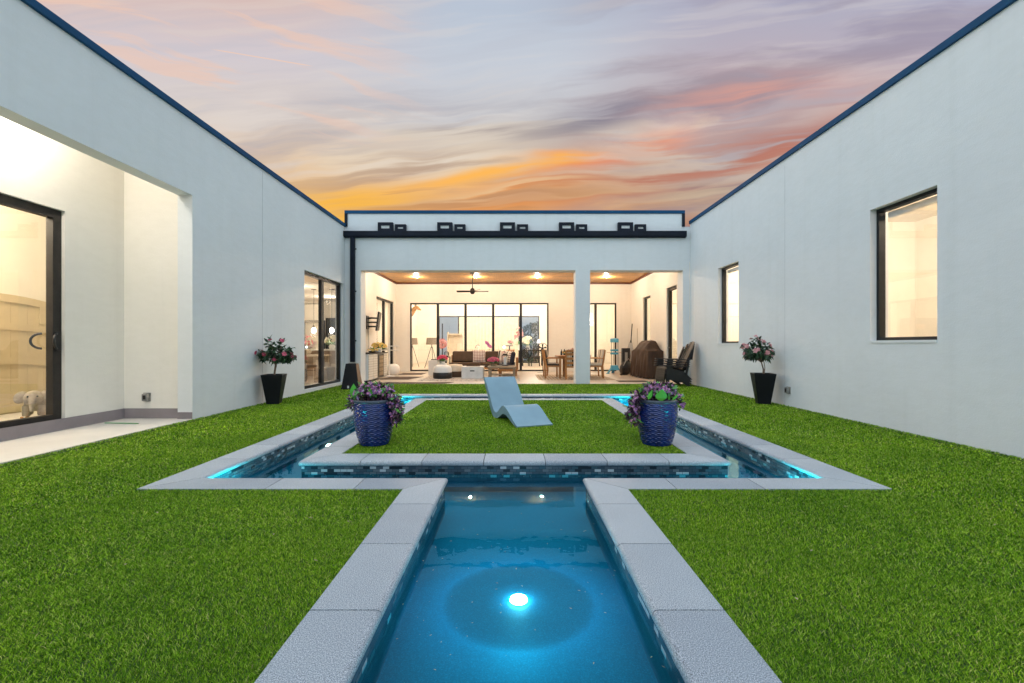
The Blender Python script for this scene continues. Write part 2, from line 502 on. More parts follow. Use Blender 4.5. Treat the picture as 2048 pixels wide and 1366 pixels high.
# coping stones: rounded lip at the water side
def stone_run(mb, fixed, inward, a0, a1, k0, k1, axis, L=.60):
    """fixed: coordinate of the lip edge; inward +1/-1: where the lip points; stone body lies on the other side.
    axis: direction of the run; k0/k1: mitre (shift of the end per metre of depth)"""
    prof = [(0.0, -.025), (.004, -.012), (.013, -.003), (.028, 0.0), (CW, 0.0), (CW, -.05), (.018, -.05), (.004, -.04)]
    n = max(1, round((a1 - a0) / L))
    step = (a1 - a0) / n
    for i in range(n):
        s0 = a0 + i * step; s1 = s0 + step
        gap = .0035
        P = []
        for end, (s, k, gp) in enumerate(((s0, k0 if i == 0 else 0, gap), (s1, k1 if i == n - 1 else 0, -gap))):
            for d, z in prof:
                al = s + k * d + gp
                ac = fixed - inward * d
                P.append((ac, al, z) if axis == 'y' else (al, ac, z))
        m = len(prof)
        fs = [tuple(range(m)), tuple(range(2 * m - 1, m - 1, -1))] + [(k, (k + 1) % m, m + (k + 1) % m, m + k) for k in range(m)]
        mb.add(P, fs)
mb = MB()
stone_run(mb, FX0, +1, FY0, FY1, -1, 1, 'y'); stone_run(mb, FX1, -1, FY0, FY1, -1, 1, 'y')
stone_run(mb, FY1, -1, FX0, FX1, -1, 1, 'x')
stone_run(mb, FY0, +1, FX0, CX0, -1, -1, 'x'); stone_run(mb, FY0, +1, CX1, FX1, 1, 1, 'x')
stone_run(mb, CX0, +1, CY0, FY0, -1, -1, 'y', .62); stone_run(mb, CX1, -1, CY0, FY0, -1, -1, 'y', .62)
stone_run(mb, CY0, +1, CX0, CX1, -1, 1, 'x')
stone_run(mb, IX0, -1, IY0, IY1, 1, -1, 'y'); stone_run(mb, IX1, +1, IY0, IY1, 1, -1, 'y')
stone_run(mb, IY0, -1, IX0, IX1, 1, -1, 'x'); stone_run(mb, IY1, +1, IX0, IX1, 1, -1, 'x')
tag(mb.build('pool_coping', M['granite'], smooth=35), kind='structure')

# turf backing and blades
GAPW = .10
def lawn_ok(x, y):
    return XL + .02 < x < XR - .02 and -3 < y < YF - .03 and not in_stone(x, y) and not (XL + GAPW < x < XL + GAPW + .05) and not (XR - GAPW - .055 < x < XR - GAPW)
w = CW
us2 = [XL + .02, XR - .02, XL + GAPW, XL + GAPW + .05, XR - GAPW - .055, XR - GAPW, FX0 - w, FX1 + w, IX0 + w, IX1 - w, CX0 - w, CX1 + w]
vs2 = [-3, YF - .03, FY0 - w, FY1 + w, IY0 + w, IY1 - w, CY0 - w]
mb = cells(us2, vs2, lawn_ok, -.034, -.012, flat)
lawn = tag(mb.build('lawn', M['turf']), kind='structure')

def blades():
    rs = np.random.RandomState(5)
    V = []; nv = 0; F3 = []; F4 = []
    tot = []
    # density, blade width and height change with the distance from the viewpoint: far blades are fewer and wider
    for (d0, d1, dens, bw, bh) in ((0, 2.0, 80000, .0021, .0155), (2.0, 3.0, 54000, .0026, .016), (3.0, 4.4, 30000, .0036, .017), (4.4, 6.5, 14000, .0056, .019), (6.5, 9.5, 6000, .0090, .022), (9.5, 15.5, 2600, .0140, .026)):
        x0, x1 = XL, XR
        y0, y1 = .7, YF
        n = int(dens * (x1 - x0) * (y1 - y0))
        x = rs.uniform(x0, x1, n); y = rs.uniform(y0, y1, n)
        d = np.hypot(x, y)
        k = (d >= d0) & (d < d1)
        x = x[k]; y = y[k]
        # keep clear of the stone and of the wall gaps
        lw = CW - .004
        ring = (x > FX0 - lw) & (x < FX1 + lw) & (y > FY0 - lw) & (y < FY1 + lw) & ~((x > IX0 + lw) & (x < IX1 - lw) & (y > IY0 + lw) & (y < IY1 - lw))
        chan = (x > CX0 - lw) & (x < CX1 + lw) & (y < FY0)
        gapl = (x > XL + GAPW - .006) & (x < XL + GAPW + .056); gapr = (x > XR - GAPW - .061) & (x < XR - GAPW + .006)
        k = ~(ring | chan | gapl | gapr) & (x > XL + .025) & (x < XR - .025) & (y < YF - .03)
        x = x[k]; y = y[k]; n = len(x)
        ang = rs.uniform(0, 2 * np.pi, n)
        # the pile leans a little one way, more in some patches
        lean = .75 + .30 * np.sin(1.7 * x + .6 * y) * np.sin(.9 * y - 1.1 * x)
        la = rs.uniform(0, 2 * np.pi, n) + .5 * np.sin(x * .7 + y)
        h = bh * rs.uniform(.55, 1.1, n)
        lx = np.cos(la) * lean * h * rs.uniform(.3, 1.8, n); ly = np.sin(la) * lean * h * rs.uniform(.3, 1.8, n)
        w_ = bw * rs.uniform(.7, 1.2, n) / 2
        cx, cy = np.cos(ang) * w_, np.sin(ang) * w_
        z0 = np.full(n, -.013)
        P = np.stack([np.stack([x - cx, y - cy, z0], 1), np.stack([x + cx, y + cy, z0], 1),
                      np.stack([x + cx * .8 + lx * .4, y + cy * .8 + ly * .4, z0 + h * .6], 1), np.stack([x - cx * .8 + lx * .4, y - cy * .8 + ly * .4, z0 + h * .6], 1),
                      np.stack([x + lx, y + ly, z0 + h], 1)], 1).reshape(-1, 3)
        b = np.arange(n) * 5 + nv
        F4.append(np.stack([b, b + 1, b + 2, b + 3], 1)); F3.append(np.stack([b + 3, b + 2, b + 4], 1))
        V.append(P); nv += n * 5
    V = np.concatenate(V); F4 = np.concatenate(F4); F3 = np.concatenate(F3)
    me = bpy.data.meshes.new('grass')
    me.vertices.add(len(V)); me.vertices.foreach_set('co', V.astype(np.float32).ravel())
    loops = np.concatenate([F4.ravel(), F3.ravel()]).astype(np.int32)
    me.loops.add(len(loops)); me.loops.foreach_set('vertex_index', loops)
    me.polygons.add(len(F4) + len(F3))
    st = np.concatenate([np.arange(len(F4)) * 4, len(F4) * 4 + np.arange(len(F3)) * 3]).astype(np.int32)
    me.polygons.foreach_set('loop_start', st)
    me.update(calc_edges=True)
    me.materials.append(M['blade'])
    o = bpy.data.objects.new('grass', me); COL.objects.link(o)
    return tag(o, 'short bright green artificial grass covering the courtyard', 'grass', kind='stuff')
blades()

# ------------------------------------------------------------------ paved floors
mb = MB().box(-4.86, 4.86, YF, YB, -.034, 0.0)
tag(mb.build('patio_floor', M['floor']), kind='structure')
mb = MB().box(-5.84, XL - .005, 1.3, 6.75, -.034, 0.0)
tag(mb.build('alcove_floor', M['concrete']), kind='structure')

# ------------------------------------------------------------------ the house
house = thing('courtyard_house', 'white stucco single storey house wrapped round the grass courtyard on three sides', 'house', (0, 8, 0))
HO = Vector((0, 8, 0))
def hpart(mb, name, mat, parent=None, **k):
    mb.v = [(p[0], p[1] - 8, p[2]) for p in mb.v]
    return mb.build(name, mat, parent or house, **k)

# left wing
D1 = (10.29, 12.63, .07, 2.82)
mb = wall(-3, YF - .003, -.034, 4.44, XL, XL - .22, 'y', [(1.3, 6.70, -.034, 3.33), D1])
hpart(mb, 'wing_wall', M['stucco'])
hpart(MB().box(XL - .25, XL + .035, -3, YF - .004, 4.44, 4.53), 'parapet_cap', M['cap'], bevel=.004)
# alcove behind the wide opening
D2 = (3.2, 5.86, .10, 2.84)
mb = wall(1.3, 6.75, 0.001, 4.0, -5.84, -6.02, 'y', [D2])
wall(-5.84, -5.001, 0.001, 4.0, 6.75, 6.9, 'x', mb=mb)
wall(-5.84, -5.001, 0.001, 4.0, 1.3, 1.15, 'x', mb=mb)
mb.box(-5.84, -5.001, 1.3, 6.75, 4.0, 4.1)
hpart(mb, 'alcove_wall', M['stucco_in'])
mb = MB().box(-5.838, -5.826, 1.312, 6.738, .002, .15)
hpart(mb, 'baseboard', M['baseboard'])
mb = MB().box(-5.826, -5.004, 6.738, 6.749, .002, .15)
hpart(mb, 'baseboard', M['baseboard'])
mb = MB().box(-4.999, XL - .001, 6.690, 6.699, .002, .10)
hpart(mb, 'baseboard', M['baseboard'])

# right wing
W1 = (5.31, 6.31, 1.16, 2.99); W2 = (10.0, 11.0, 1.14, 2.97)
mb = wall(-3, YF - .003, -.034, 4.52, XR, XR + .25, 'y', [W1, W2])
hpart(mb, 'wing_wall', M['stucco'])
hpart(MB().box(XR - .035, XR + .28, -3, YF - .004, 4.52, 4.61), 'parapet_cap', M['cap'], bevel=.004)

# control joints: narrow shadowed grooves shown as recessed beads
for (x, y, s) in ((XL, 8.57, 1), (XR, 8.29, -1)):
    hpart(MB().box(x - .002, x + .0025 * s, y - .004, y + .004, .02, 4.40), 'control_joint', simple('joint_bead', (.52, .54, .55), .8))

# terrace front with two openings and the raised parapet
FT = .42
O1 = (-4.33, 1.76, -.034, 3.22); O2 = (2.17, 4.80, -.034, 3.22)
mb = MB()
us3 = [XL, XR, O1[0], O1[1], O2[0], O2[1], -4.75, 4.82]; zs3 = [-.034, 3.22, 4.45, 4.82]
def fok(u, z):
    if O1[0] < u < O1[1] and z < 3.22: return False
    if O2[0] < u < O2[1] and z < 3.22: return False
    if z > 4.45 and not (-4.75 < u < 4.82): return False
    return True
cells(us3, zs3, fok, YF, YF + FT, lambda u, z, d: (u, d, z), mb)
hpart(mb, 'facade_wall', M['stucco'])
hpart(MB().box(-4.78, 4.85, YF - .03, YF + FT + .03, 4.82, 4.91), 'parapet_cap', M['cap'], bevel=.004)
for x0, x1 in ((-4.78, -4.70), (4.77, 4.85)):
    hpart(MB().box(x0, x1, YF - .028, YF + FT + .028, 4.452, 4.819), 'parapet_cap', M['gutter'])
mb = MB()
gp = [(0, 4.13), (-.10, 4.13), (-.135, 4.17), (-.135, 4.30), (-.12, 4.305), (0, 4.305)]
mb.prism(gp, lambda u, v, d: (d, YF - .002 + u, v), -4.775, 4.86)
hpart(mb, 'gutter', M['gutter'])
mb = MB().box(-4.60, -4.475, YF - .10, YF - .012, .62, 4.129)
hpart(mb, 'downspout', M['gutter'], bevel=.006)
for z in (1.2, 2.6, 3.8): hpart(MB().box(-4.625, -4.45, YF - .011, YF - .002, z, z + .04), 'pipe_strap', M['gutter'])

# terrace interior
LW, RW = -4.86, 4.86
D3 = (15.96, 18.3, 0.02, 2.84)
W3 = (15.98, 16.9, 1.15, 2.87); D4 = (13.40, 14.29, 0.02, 2.90)
mb = wall(YF + FT, YB, .001, 3.80, LW, LW - .18, 'y', [D3])
wall(YF + FT, YB, .001, 3.80, RW, RW + .18, 'y', [W3, D4], mb=mb)
D5 = (-4.28, 1.45, .02, 2.84); D6 = (2.55, 4.26, .02, 2.84)
wall(LW - .18, RW + .18, .001, 3.80, YB, YB + .2, 'x', [D5, D6], mb=mb)
hpart(mb, 'terrace_wall', M['stucco_in'])
hpart(MB().box(LW, RW, YF + FT, YB, 3.68, 3.79), 'ceiling', M['ceiling_wood'])
mb = MB()
mb.box(LW, LW + .04, YF + FT, YB - .04, 3.61, 3.678); mb.box(RW - .04, RW, YF + FT, YB - .04, 3.61, 3.678); mb.box(LW, RW, YB - .04, YB, 3.61, 3.678)
hpart(mb, 'crown_trim', M['trimwood'])

def opening(axis, d, u0, u1, z0, z1, panels=1, fw=.055, name='sliding_door', depth=.09, wide=None, handle=None, mat='black'):
    """framed glazing; d: centre line of the frame across the wall"""
    mb = MB()
    def bx(a0, a1, b0, b1, e0, e1):
        if axis == 'x': mb.box(a0, a1, d + e0, d + e1, b0, b1)
        else: mb.box(d + e0, d + e1, a0, a1, b0, b1)
    h = depth / 2
    bx(u0, u1, z1 - fw, z1, -h, h); bx(u0, u1, z0, z0 + fw, -h, h)
    bx(u0, u0 + fw, z0 + fw, z1 - fw, -h, h); bx(u1 - fw, u1, z0 + fw, z1 - fw, -h, h)
    mw = wide or fw * 1.5
    for k in range(1, panels):
        u = u0 + (u1 - u0) * k / panels
        bx(u - mw / 2, u + mw / 2, z0 + fw, z1 - fw, -h * .9, h * .9)
    o = hpart(mb, name, M[mat])
    gb = MB()
    if axis == 'x': gb.box(u0 + fw * .5, u1 - fw * .5, d - .004, d + .004, z0 + fw * .5, z1 - fw * .5)
    else: gb.box(d - .004, d + .004, u0 + fw * .5, u1 - fw * .5, z0 + fw * .5, z1 - fw * .5)
    hpart(gb, 'pane', M['glass'], o)
    return o

opening('y', XL - .12, D1[0], D1[1], D1[2], D1[3], 2, .07, wide=.14)
s2 = opening('y', -5.93, D2[0], D2[1], D2[2], D2[3], 1, .11, mat='bronze')
for sd in (1, -1):
    mb = MB()
    mb.tube([(-5.93 + sd * (.05 + .055 * math.sin(k * math.pi / 10)), 5.86 - .055 - (.012 if sd > 0 else .10) - .085 * math.sin(k * math.pi / 10), 1.15 - .095 * math.cos(k * math.pi / 10)) for k in range(11)], .014, 8)
    hpart(mb, 'handle', M['black'], s2, smooth=60)
hpart(MB().box(-5.885, -5.870, 5.775, 5.835, 1.03, 1.27), 'handle', M['black'], s2, bevel=.004)
opening('y', LW - .09, D3[0], D3[1], D3[2], D3[3], 2, .07, wide=.14)
opening('x', YB + .08, D5[0], D5[1], D5[2], D5[3], 5, .055, wide=.10)
opening('x', YB + .08, D6[0], D6[1], D6[2], D6[3], 2, .055, wide=.09, mat='bronze')
for W in (W1, W2):
    o = opening('y', XR + .135, W[0], W[1], W[2], W[3], 1, .045, name='window')
    mb = MB().box(XR + .20, XR + .27, W[0] + .05, W[1] - .05, W[3] - .13, W[3] - .045)
    hpart(mb, 'roller_blind', M['white'], o, bevel=.02)
    mb = MB().box(XR - .012, XR + .088, W[0] + .002, W[1] - .002, W[2] - .03, W[2] + .002)
    hpart(mb, 'sill', M['stucco'], o)
opening('y', RW + .10, W3[0], W3[1], W3[2], W3[3], 1, .05, name='window')
o = opening('y', RW + .10, D4[0], D4[1], D4[2], D4[3], 1, .09, name='glass_door', mat='bronze')
mb = MB().tube([(RW + .05, 14.15, 1.02), (RW - .02, 14.15, 1.02), (RW - .02, 14.02, 1.02)], .012, 8)
hpart(mb, 'handle', M['steel'], o, smooth=60)

# rooms behind the glass
def room(x0, x1, y0, y1, z0, z1, skip='', fm=None, t=.06):
    mb = MB()
    if 'W' not in skip: mb.box(x0 - t, x0, y0, y1, z0, z1)
    if 'E' not in skip: mb.box(x1, x1 + t, y0, y1, z0, z1)
    if 'S' not in skip: mb.box(x0 - t, x1 + t, y0 - t, y0, z0, z1)
    if 'N' not in skip: mb.box(x0 - t, x1 + t, y1, y1 + t, z0, z1)
    mb.box(x0 - t, x1 + t, y0 - t, y1 + t, z1, z1 + t)
    hpart(mb, 'interior_wall', M['plaster'])
    hpart(MB().box(x0, x1, y0, y1, z0 - .05, z0), 'interior_floor', fm or M['floor'])
room(-7.55, -6.03, 1.6, 8.2, .10, 3.4, 'E', M['concrete'])
hpart(MB().box(-6.03, -5.99, 6.91, 8.2, .1, 3.4), 'interior_wall', M['plaster'])
room(XR + .252, 7.5, 3.6, 8.4, .05, 3.4, 'W')
room(XR + .252, 8.2, 9.0, 12.6, .05, 3.4, 'W')
room(RW + .182, 8.2, 12.8, 17.6, .02, 3.4, 'W')
# kitchen and dining room in the left wing
room(-10.2, -5.06, 9.2, 20.6, .02, 3.08, 'E')
# great room behind the terrace
mb = MB()
GY = 27.0
mb.box(-5.81, -5.75, YB + .2, GY, .02, 3.75); mb.box(6.0, 6.06, YB + .2, GY, .02, 3.75); mb.box(-5.81, 6.06, YB + .2, GY + .1, 3.75, 3.81)
D7 = (-4.5, 1.55, .02, 2.84)
wall(-5.81, 6.06, .02, 3.75, GY, GY + .1, 'x', [D7], mb=mb)
mb.box(2.0, 2.12, YB + .2, 24.0, .02, 3.75)
hpart(mb, 'interior_wall', M['plaster'])
hpart(MB().box(-5.75, 6.0, YB + .2, GY, -.03, .02), 'interior_floor', M['floor'])
opening('x', GY + .05, D7[0], D7[1], D7[2], D7[3], 5, .06, wide=.08)
mb = MB()
for k in range(60):
    u0 = -3.26 + 3.55 * k / 60; u1 = -3.26 + 3.55 * (k + 1) / 60
    mb.add([(u0, GY - .06 - .012 * math.sin(k * 1.9), .04), (u1, GY - .06 - .012 * math.sin((k + 1) * 1.9), .04), (u1, GY - .06 - .012 * math.sin((k + 1) * 1.9), 2.76), (u0, GY - .06 - .012 * math.sin(k * 1.9), 2.76)], [(0, 1, 2, 3)])
hpart(mb, 'curtain', M['cream'], smooth=80)
# roofs keep the sky out of the rooms
mb = MB().box(-10.4, XL - .26, -3, 21, 4.15, 4.3)
mb.box(XR + .29, 8.6, -3, 18.8, 4.15, 4.3); mb.box(-6, 6.2, YF + FT + .05, GY + .3, 4.0, 4.3)
mb.box(-10.4, -10.3, -3, 21, 0, 4.15); mb.box(8.5, 8.6, -3, 18.8, 0, 4.15)
hpart(mb, 'roof', M['white'])
# ------------------------------------------------------------------ vent boxes standing on the gutter
GROUPV = 'black framed vent boxes along the gutter'
M['ventlight'] = simple('pale_vent_lining', (.85, .86, .86), .5)
def vent(x, w, h, label):
    t = thing('vent_box', label, 'vent', (x, YF - .005, 4.306), 0, GROUPV)
    d = .10; f = .074 if w > .35 else .062
    mb = cells([-w / 2, w / 2, -w / 2 + f * 1.3, w / 2 - f * 1.3], [0, h, f, h - f * 1.25], lambda u, z: not (-w / 2 + f * 1.3 < u < w / 2 - f * 1.3 and f < z < h - f * 1.25), -d, 0, lambda u, z, e: (u, e, z))
    mb.build('frame', M['gutter'], t, bevel=.004)
    u0, u1, z0, z1 = -w / 2 + f * 1.3, w / 2 - f * 1.3, f, h - f * 1.25
    mb = MB()
    # sloping pale throat inside the frame
    i = .022
    mb.add([(u0, -.08, z0), (u1, -.08, z0), (u1, -.08, z1), (u0, -.08, z1), (u0 + i, -.02, z0 + i * .2), (u1 - i, -.02, z0 + i * .2), (u1 - i, -.02, z1 - i), (u0 + i, -.02, z1 - i)],
           [(0, 1, 5, 4), (1, 2, 6, 5), (2, 3, 7, 6), (3, 0, 4, 7), (4, 5, 6, 7)])
    mb.build('throat', M['ventlight'], t)
ORD = ['at the left end of the gutter', 'second from the left end of the gutter', 'in the middle of the gutter', 'second from the right end of the gutter', 'at the right end of the gutter']
for k, px in enumerate((772.5, 890.5, 1015, 1132.5, 1249.5)):
    x = (px - 1027) / 900 * YF
    vent(x, .425, .245, 'larger black framed vent box of the pair ' + ORD[k])
    vent(x + .425, .31, .19, 'smaller black framed vent box of the pair ' + ORD[k])

# ------------------------------------------------------------------ recessed lamps
M['lamp'] = emit('warm_lamp', (1, .78, .48), 40)
def spot_light(name, loc, power, col=(1, .83, .64), size=155, r=.03):
    l = bpy.data.lights.new(name, 'POINT'); l.energy = power; l.color = col; l.shadow_soft_size = r
    o = bpy.data.objects.new(name, l); COL.objects.link(o); o.location = loc
    return o
def point_light(name, loc, power, col=(1, .86, .68), r=.10):
    l = bpy.data.lights.new(name, 'POINT'); l.energy = power; l.color = col; l.shadow_soft_size = r
    o = bpy.data.objects.new(name, l); COL.objects.link(o); o.location = loc
    return o
LG = 'recessed lamps in the cedar ceiling'
for x, lab in ((-3.70, 'round recessed lamp in cedar ceiling nearest the television wall'), (-1.40, 'round recessed lamp in cedar ceiling just behind the ceiling fan'),
               (.91, 'round recessed lamp in cedar ceiling above the floor fan'), (3.53, 'round recessed lamp in cedar ceiling above the blue plastic stand')):
    t = thing('recessed_lamp', lab, 'ceiling lamp', (x, 17.07, 3.68), 0, LG)
    MB().lathe([(.085, -.012), (.085, 0), (.055, 0), (.055, -.012)], 20, cap0=False, cap1=False).build('trim_ring', M['white'], t)
    MB().lathe([(.052, -.006), (.052, -.002)], 20).build('bulb', M['lamp'], t)
    spot_light('terrace_lamp_light', (x, 17.07, 3.60), TERRACE_W)
for x in (-3.7, -1.4, .91, 3.53):  # added unseen front row behind the lintel, light only, no fixtures
    spot_light('terrace_lamp_light', (x, 14.6, 3.60), TERRACE_W)

# ------------------------------------------------------------------ ceiling fan
t = thing('ceiling_fan', 'dark three blade ceiling fan on a long rod over the seating', 'ceiling fan', (-1.44, 15.8, 3.68))
MB().lathe([(.075, -.07), (.075, -.02), (.06, 0)], 16).build('canopy', M['bronze'], t, smooth=40)
MB().tube([(0, 0, -.06), (0, 0, -.60)], .016, 10).build('rod', M['bronze'], t, smooth=40)
MB().lathe([(.03, -.58), (.075, -.62), (.085, -.68), (.085, -.74), (.05, -.79), (.01, -.80)], 18).build('motor', M['bronze'], t, smooth=40)
for a in (R(178), R(2), R(-62)):
    mb = MB()
    m = Matrix.Rotation(a, 3, 'Z')
    pts = []
    for (r, w) in ((.07, .035), (.16, .05), (.35, .065), (.52, .075), (.56, .05)):
        pts += [m @ Vector((r, -w, -.70 - .022)), m @ Vector((r, w, -.70 + .022))]
    n = 5
    top = [p + Vector((0, 0, .006)) for p in pts]
    fs = []
    for k in range(n - 1):
        fs.append((2 * k, 2 * k + 2, 2 * k + 3, 2 * k + 1)); fs.append((10 + 2 * k, 10 + 2 * k + 1, 10 + 2 * k + 3, 10 + 2 * k + 2))
        fs.append((2 * k, 10 + 2 * k, 10 + 2 * k + 2, 2 * k + 2)); fs.append((2 * k + 1, 2 * k + 3, 10 + 2 * k + 3, 10 + 2 * k + 1))
    fs += [(0, 1, 11, 10), (8, 18, 19, 9)]
    mb.add(pts + top, fs).build('blade', M['bronze'], t)

# ------------------------------------------------------------------ foliage helpers
def leaf(mb, p, d, up, L, W, fold=.25, droop=.25, n=4):
    """one pointed leaf with a folded midrib, starting at p towards d"""
    d = Vector(d).normalized(); s = d.cross(Vector(up))
    if s.length < 1e-3: s = d.cross(Vector((1, 0, 0)))
    s.normalize(); u = s.cross(d)
    L_ = []; C = []; R_ = []
    for k in range(n + 1):
        f = k / n
        w = W * math.sin(math.pi * min(1, f ** .8 * .97 + .03)) * .5
        c = Vector(p) + d * (L * f) - u * (droop * L * f * f)
        C.append(c); L_.append(c - s * w + u * (fold * w)); R_.append(c + s * w + u * (fold * w))
    b = len(mb.v)
    mb.v.extend([tuple(q) for q in L_ + C + R_])
    m = n + 1
    for k in range(n):
        mb.f.append((b + k, b + k + 1, b + m + k + 1, b + m + k))
        mb.f.append((b + m + k, b + m + k + 1, b + 2 * m + k + 1, b + 2 * m + k))
def rvec():
    while True:
        v = Vector((rnd.uniform(-1, 1), rnd.uniform(-1, 1), rnd.uniform(-1, 1)))
        if .05 < v.length < 1: return v.normalized()
def flower(mb, p, d, r, petals=5, fold=.5):
    d = Vector(d).normalized(); x = d.orthogonal().normalized(); y = d.cross(x)
    for k in range(petals):
        a = 2 * math.pi * (k + rnd.uniform(-.15, .15)) / petals
        e = x * math.cos(a) + y * math.sin(a)
        leaf(mb, p, e + d * fold, d, r, r * .95, .1, .25, 2)

M['camellia'] = leaf_mat('camellia_leaves', [(.010, .030, .014), (.020, .055, .022), (.035, .085, .035), (.055, .11, .05)], .3)
M['pinkflower'] = leaf_mat('pink_petals', [(.50, .06, .13), (.62, .12, .20), (.45, .03, .09), (.72, .25, .30)], .55)
M['redflower'] = leaf_mat('red_pink_petals', [(.45, .02, .06), (.60, .05, .12), (.70, .12, .2)], .55)
M['paleflower'] = leaf_mat('pale_pink_petals', [(.65, .30, .30), (.55, .22, .24), (.75, .45, .42)], .55)
M['purpleflower'] = leaf_mat('purple_petals', [(.10, .04, .18), (.34, .08, .30), (.06, .04, .14), (.56, .18, .42), (.18, .12, .34), (.52, .26, .30), (.30, .12, .14), (.60, .34, .50)], .55)
M['plumleaf'] = leaf_mat('plum_leaves', [(.030, .012, .030), (.055, .02, .045), (.022, .018, .035), (.09, .03, .05), (.03, .05, .02)], .45)
M['freshleaf'] = leaf_mat('fresh_leaves', [(.04, .14, .03), (.08, .26, .05), (.12, .32, .05), (.05, .18, .06)], .4)
M['brightleaf'] = leaf_mat('bright_leaves', [(.08, .40, .03), (.14, .42, .05)], .4)
M['yellowflower'] = leaf_mat('yellow_petals', [(.75, .50, .08), (.80, .62, .20), (.70, .30, .05)], .55)
M['whiteflower'] = leaf_mat('white_petals', [(.75, .72, .55), (.8, .78, .7), (.7, .65, .35)], .55)
M['orchid'] = leaf_mat('magenta_petals', [(.42, .03, .22), (.5, .06, .3)], .5)

# ------------------------------------------------------------------ little trees in square pots
def square_pot(h, wt, wb, t, lip=.02):
    mb = MB()
    P = lambda w, z: [(-w, -w, z), (w, -w, z), (w, w, z), (-w, w, z)]
    vs = P(wb, 0) + P(wt, h) + P(wt - lip, h) + P(wt - lip - .01, h - .04)
    fs = [(3, 2, 1, 0)]
    for a in (0, 4, 8):
        for k in range(4): fs.append((a + k, a + (k + 1) % 4, a + 4 + (k + 1) % 4, a + 4 + k))
    mb.add(vs, fs)
    mb.build('pot', M['blackpot'], t, bevel=.005)
    w = wt - lip - .004
    MB().add(P(w, h - .035), [(0, 1, 2, 3)]).build('soil', M['soil'], t)

def flower_tree(loc, rz, label, h_pot, crown_c, crown_r, n_leaf, fl_mat, n_fl, seed, trunk_lean, LL=.085, droop=.35):
    global rnd
    rnd = random.Random(seed)
    t = thing('potted_tree', label, 'potted plant', loc, rz, 'flowering shrubs in tall black pots')
    square_pot(h_pot, .185, .105, t)
    cc = Vector(crown_c); cr = Vector(crown_r)
    tr = MB(); lf = MB(); fw = MB()
    fork = Vector((trunk_lean[0] * .5, trunk_lean[1] * .5, h_pot + .20))
    tr.tube([(0, 0, h_pot - .05), (.008, .004, h_pot + .07), fork], [.016, .013, .012], 8)
    tr.tube([(.012, -.01, h_pot - .05), (.03, -.012, h_pot + .1), fork + Vector((.035, 0, .05))], [.009, .008, .007], 6)
    tips = []
    nb = 26
    for k in range(nb):
        a = 2 * math.pi * (k * .618); e = rnd.uniform(-.35, 1)
        rr = math.sqrt(max(0, 1 - e * e)) * rnd.uniform(.65, 1.0)
        tip = cc + Vector((math.cos(a) * rr * cr.x, math.sin(a) * rr * cr.y, e * cr.z))
        mid = fork.lerp(tip, .5) + Vector((rnd.uniform(-.03, .03), rnd.uniform(-.03, .03), .03 * rnd.random()))
        tr.tube([fork, mid, tip], [.006, .0045, .002], 5)
        tips.append((mid, tip))
    for k in range(n_leaf):
        mid, tip = tips[k % nb]
        f = rnd.uniform(.0, 1.0) ** .7
        p = mid.lerp(tip, f) + rvec() * .035
        out = (p - cc); out = Vector((out.x / cr.x, out.y / cr.y, out.z / cr.z))
        d = (out * .8 + rvec() * .8 + Vector((0, 0, -.25 * droop)))
        leaf(lf, p, d, Vector((0, 0, 1)) + rvec() * .7, rnd.uniform(.75, 1.2) * LL, rnd.uniform(.42, .55) * LL, .2, droop)
    for k in range(n_fl):
        mid, tip = tips[(k * 7 + 3) % nb]
        p = tip + (tip - cc).normalized() * rnd.uniform(.0, .04)
        d = (tip - cc).normalized() + Vector((0, -.7, .2))
        flower(fw, p, d + rvec() * .5, rnd.uniform(.034, .058), 6, rnd.uniform(.1, .6)); flower(fw, p + d.normalized() * .006, d + rvec() * .4, .030, 5, 1.0)
    tr.build('trunk', M['bark'], t, smooth=60)
    lf.build('foliage', M['camellia'], t, recalc=False)
    fw.build('blossoms', fl_mat, t, recalc=False)
    return t
flower_tree((-4.50, 8.46, 0), R(14), 'small pink camellia in a square black pot left of the pool, beside the glass slider', .55, (.06, 0, .94), (.35, .24, .25), 520, M['pinkflower'], 13, 4, (.05, 0), .092)
flower_tree((4.69, 8.46, 0), R(-16), 'small pale pink shrub in a square black pot below the narrow lit window', .57, (-.11, 0, .99), (.27, .24, .24), 480, M['paleflower'], 24, 9, (-.05, 0), .080, .8)

# ------------------------------------------------------------------ glazed blue planters
def m_glaze():
    m, nt, b = newmat('cobalt_glaze')
    v = coord(nt)
    nt.links.new(ramp(nt, noise(nt, v, 14, 4), [(.3, (.002, .007, .070)), (.7, (.004, .028, .19))]), b.inputs['Base Color'])
    b.inputs['Roughness'].default_value = .16; b.inputs['Coat Weight'].default_value = .5; b.inputs['Coat Roughness'].default_value = .06
    return m
M['glaze'] = m_glaze()
M['rim'] = simple('grey_glazed_rim', (.05, .065, .09), .3, var=.3, vscale=20)

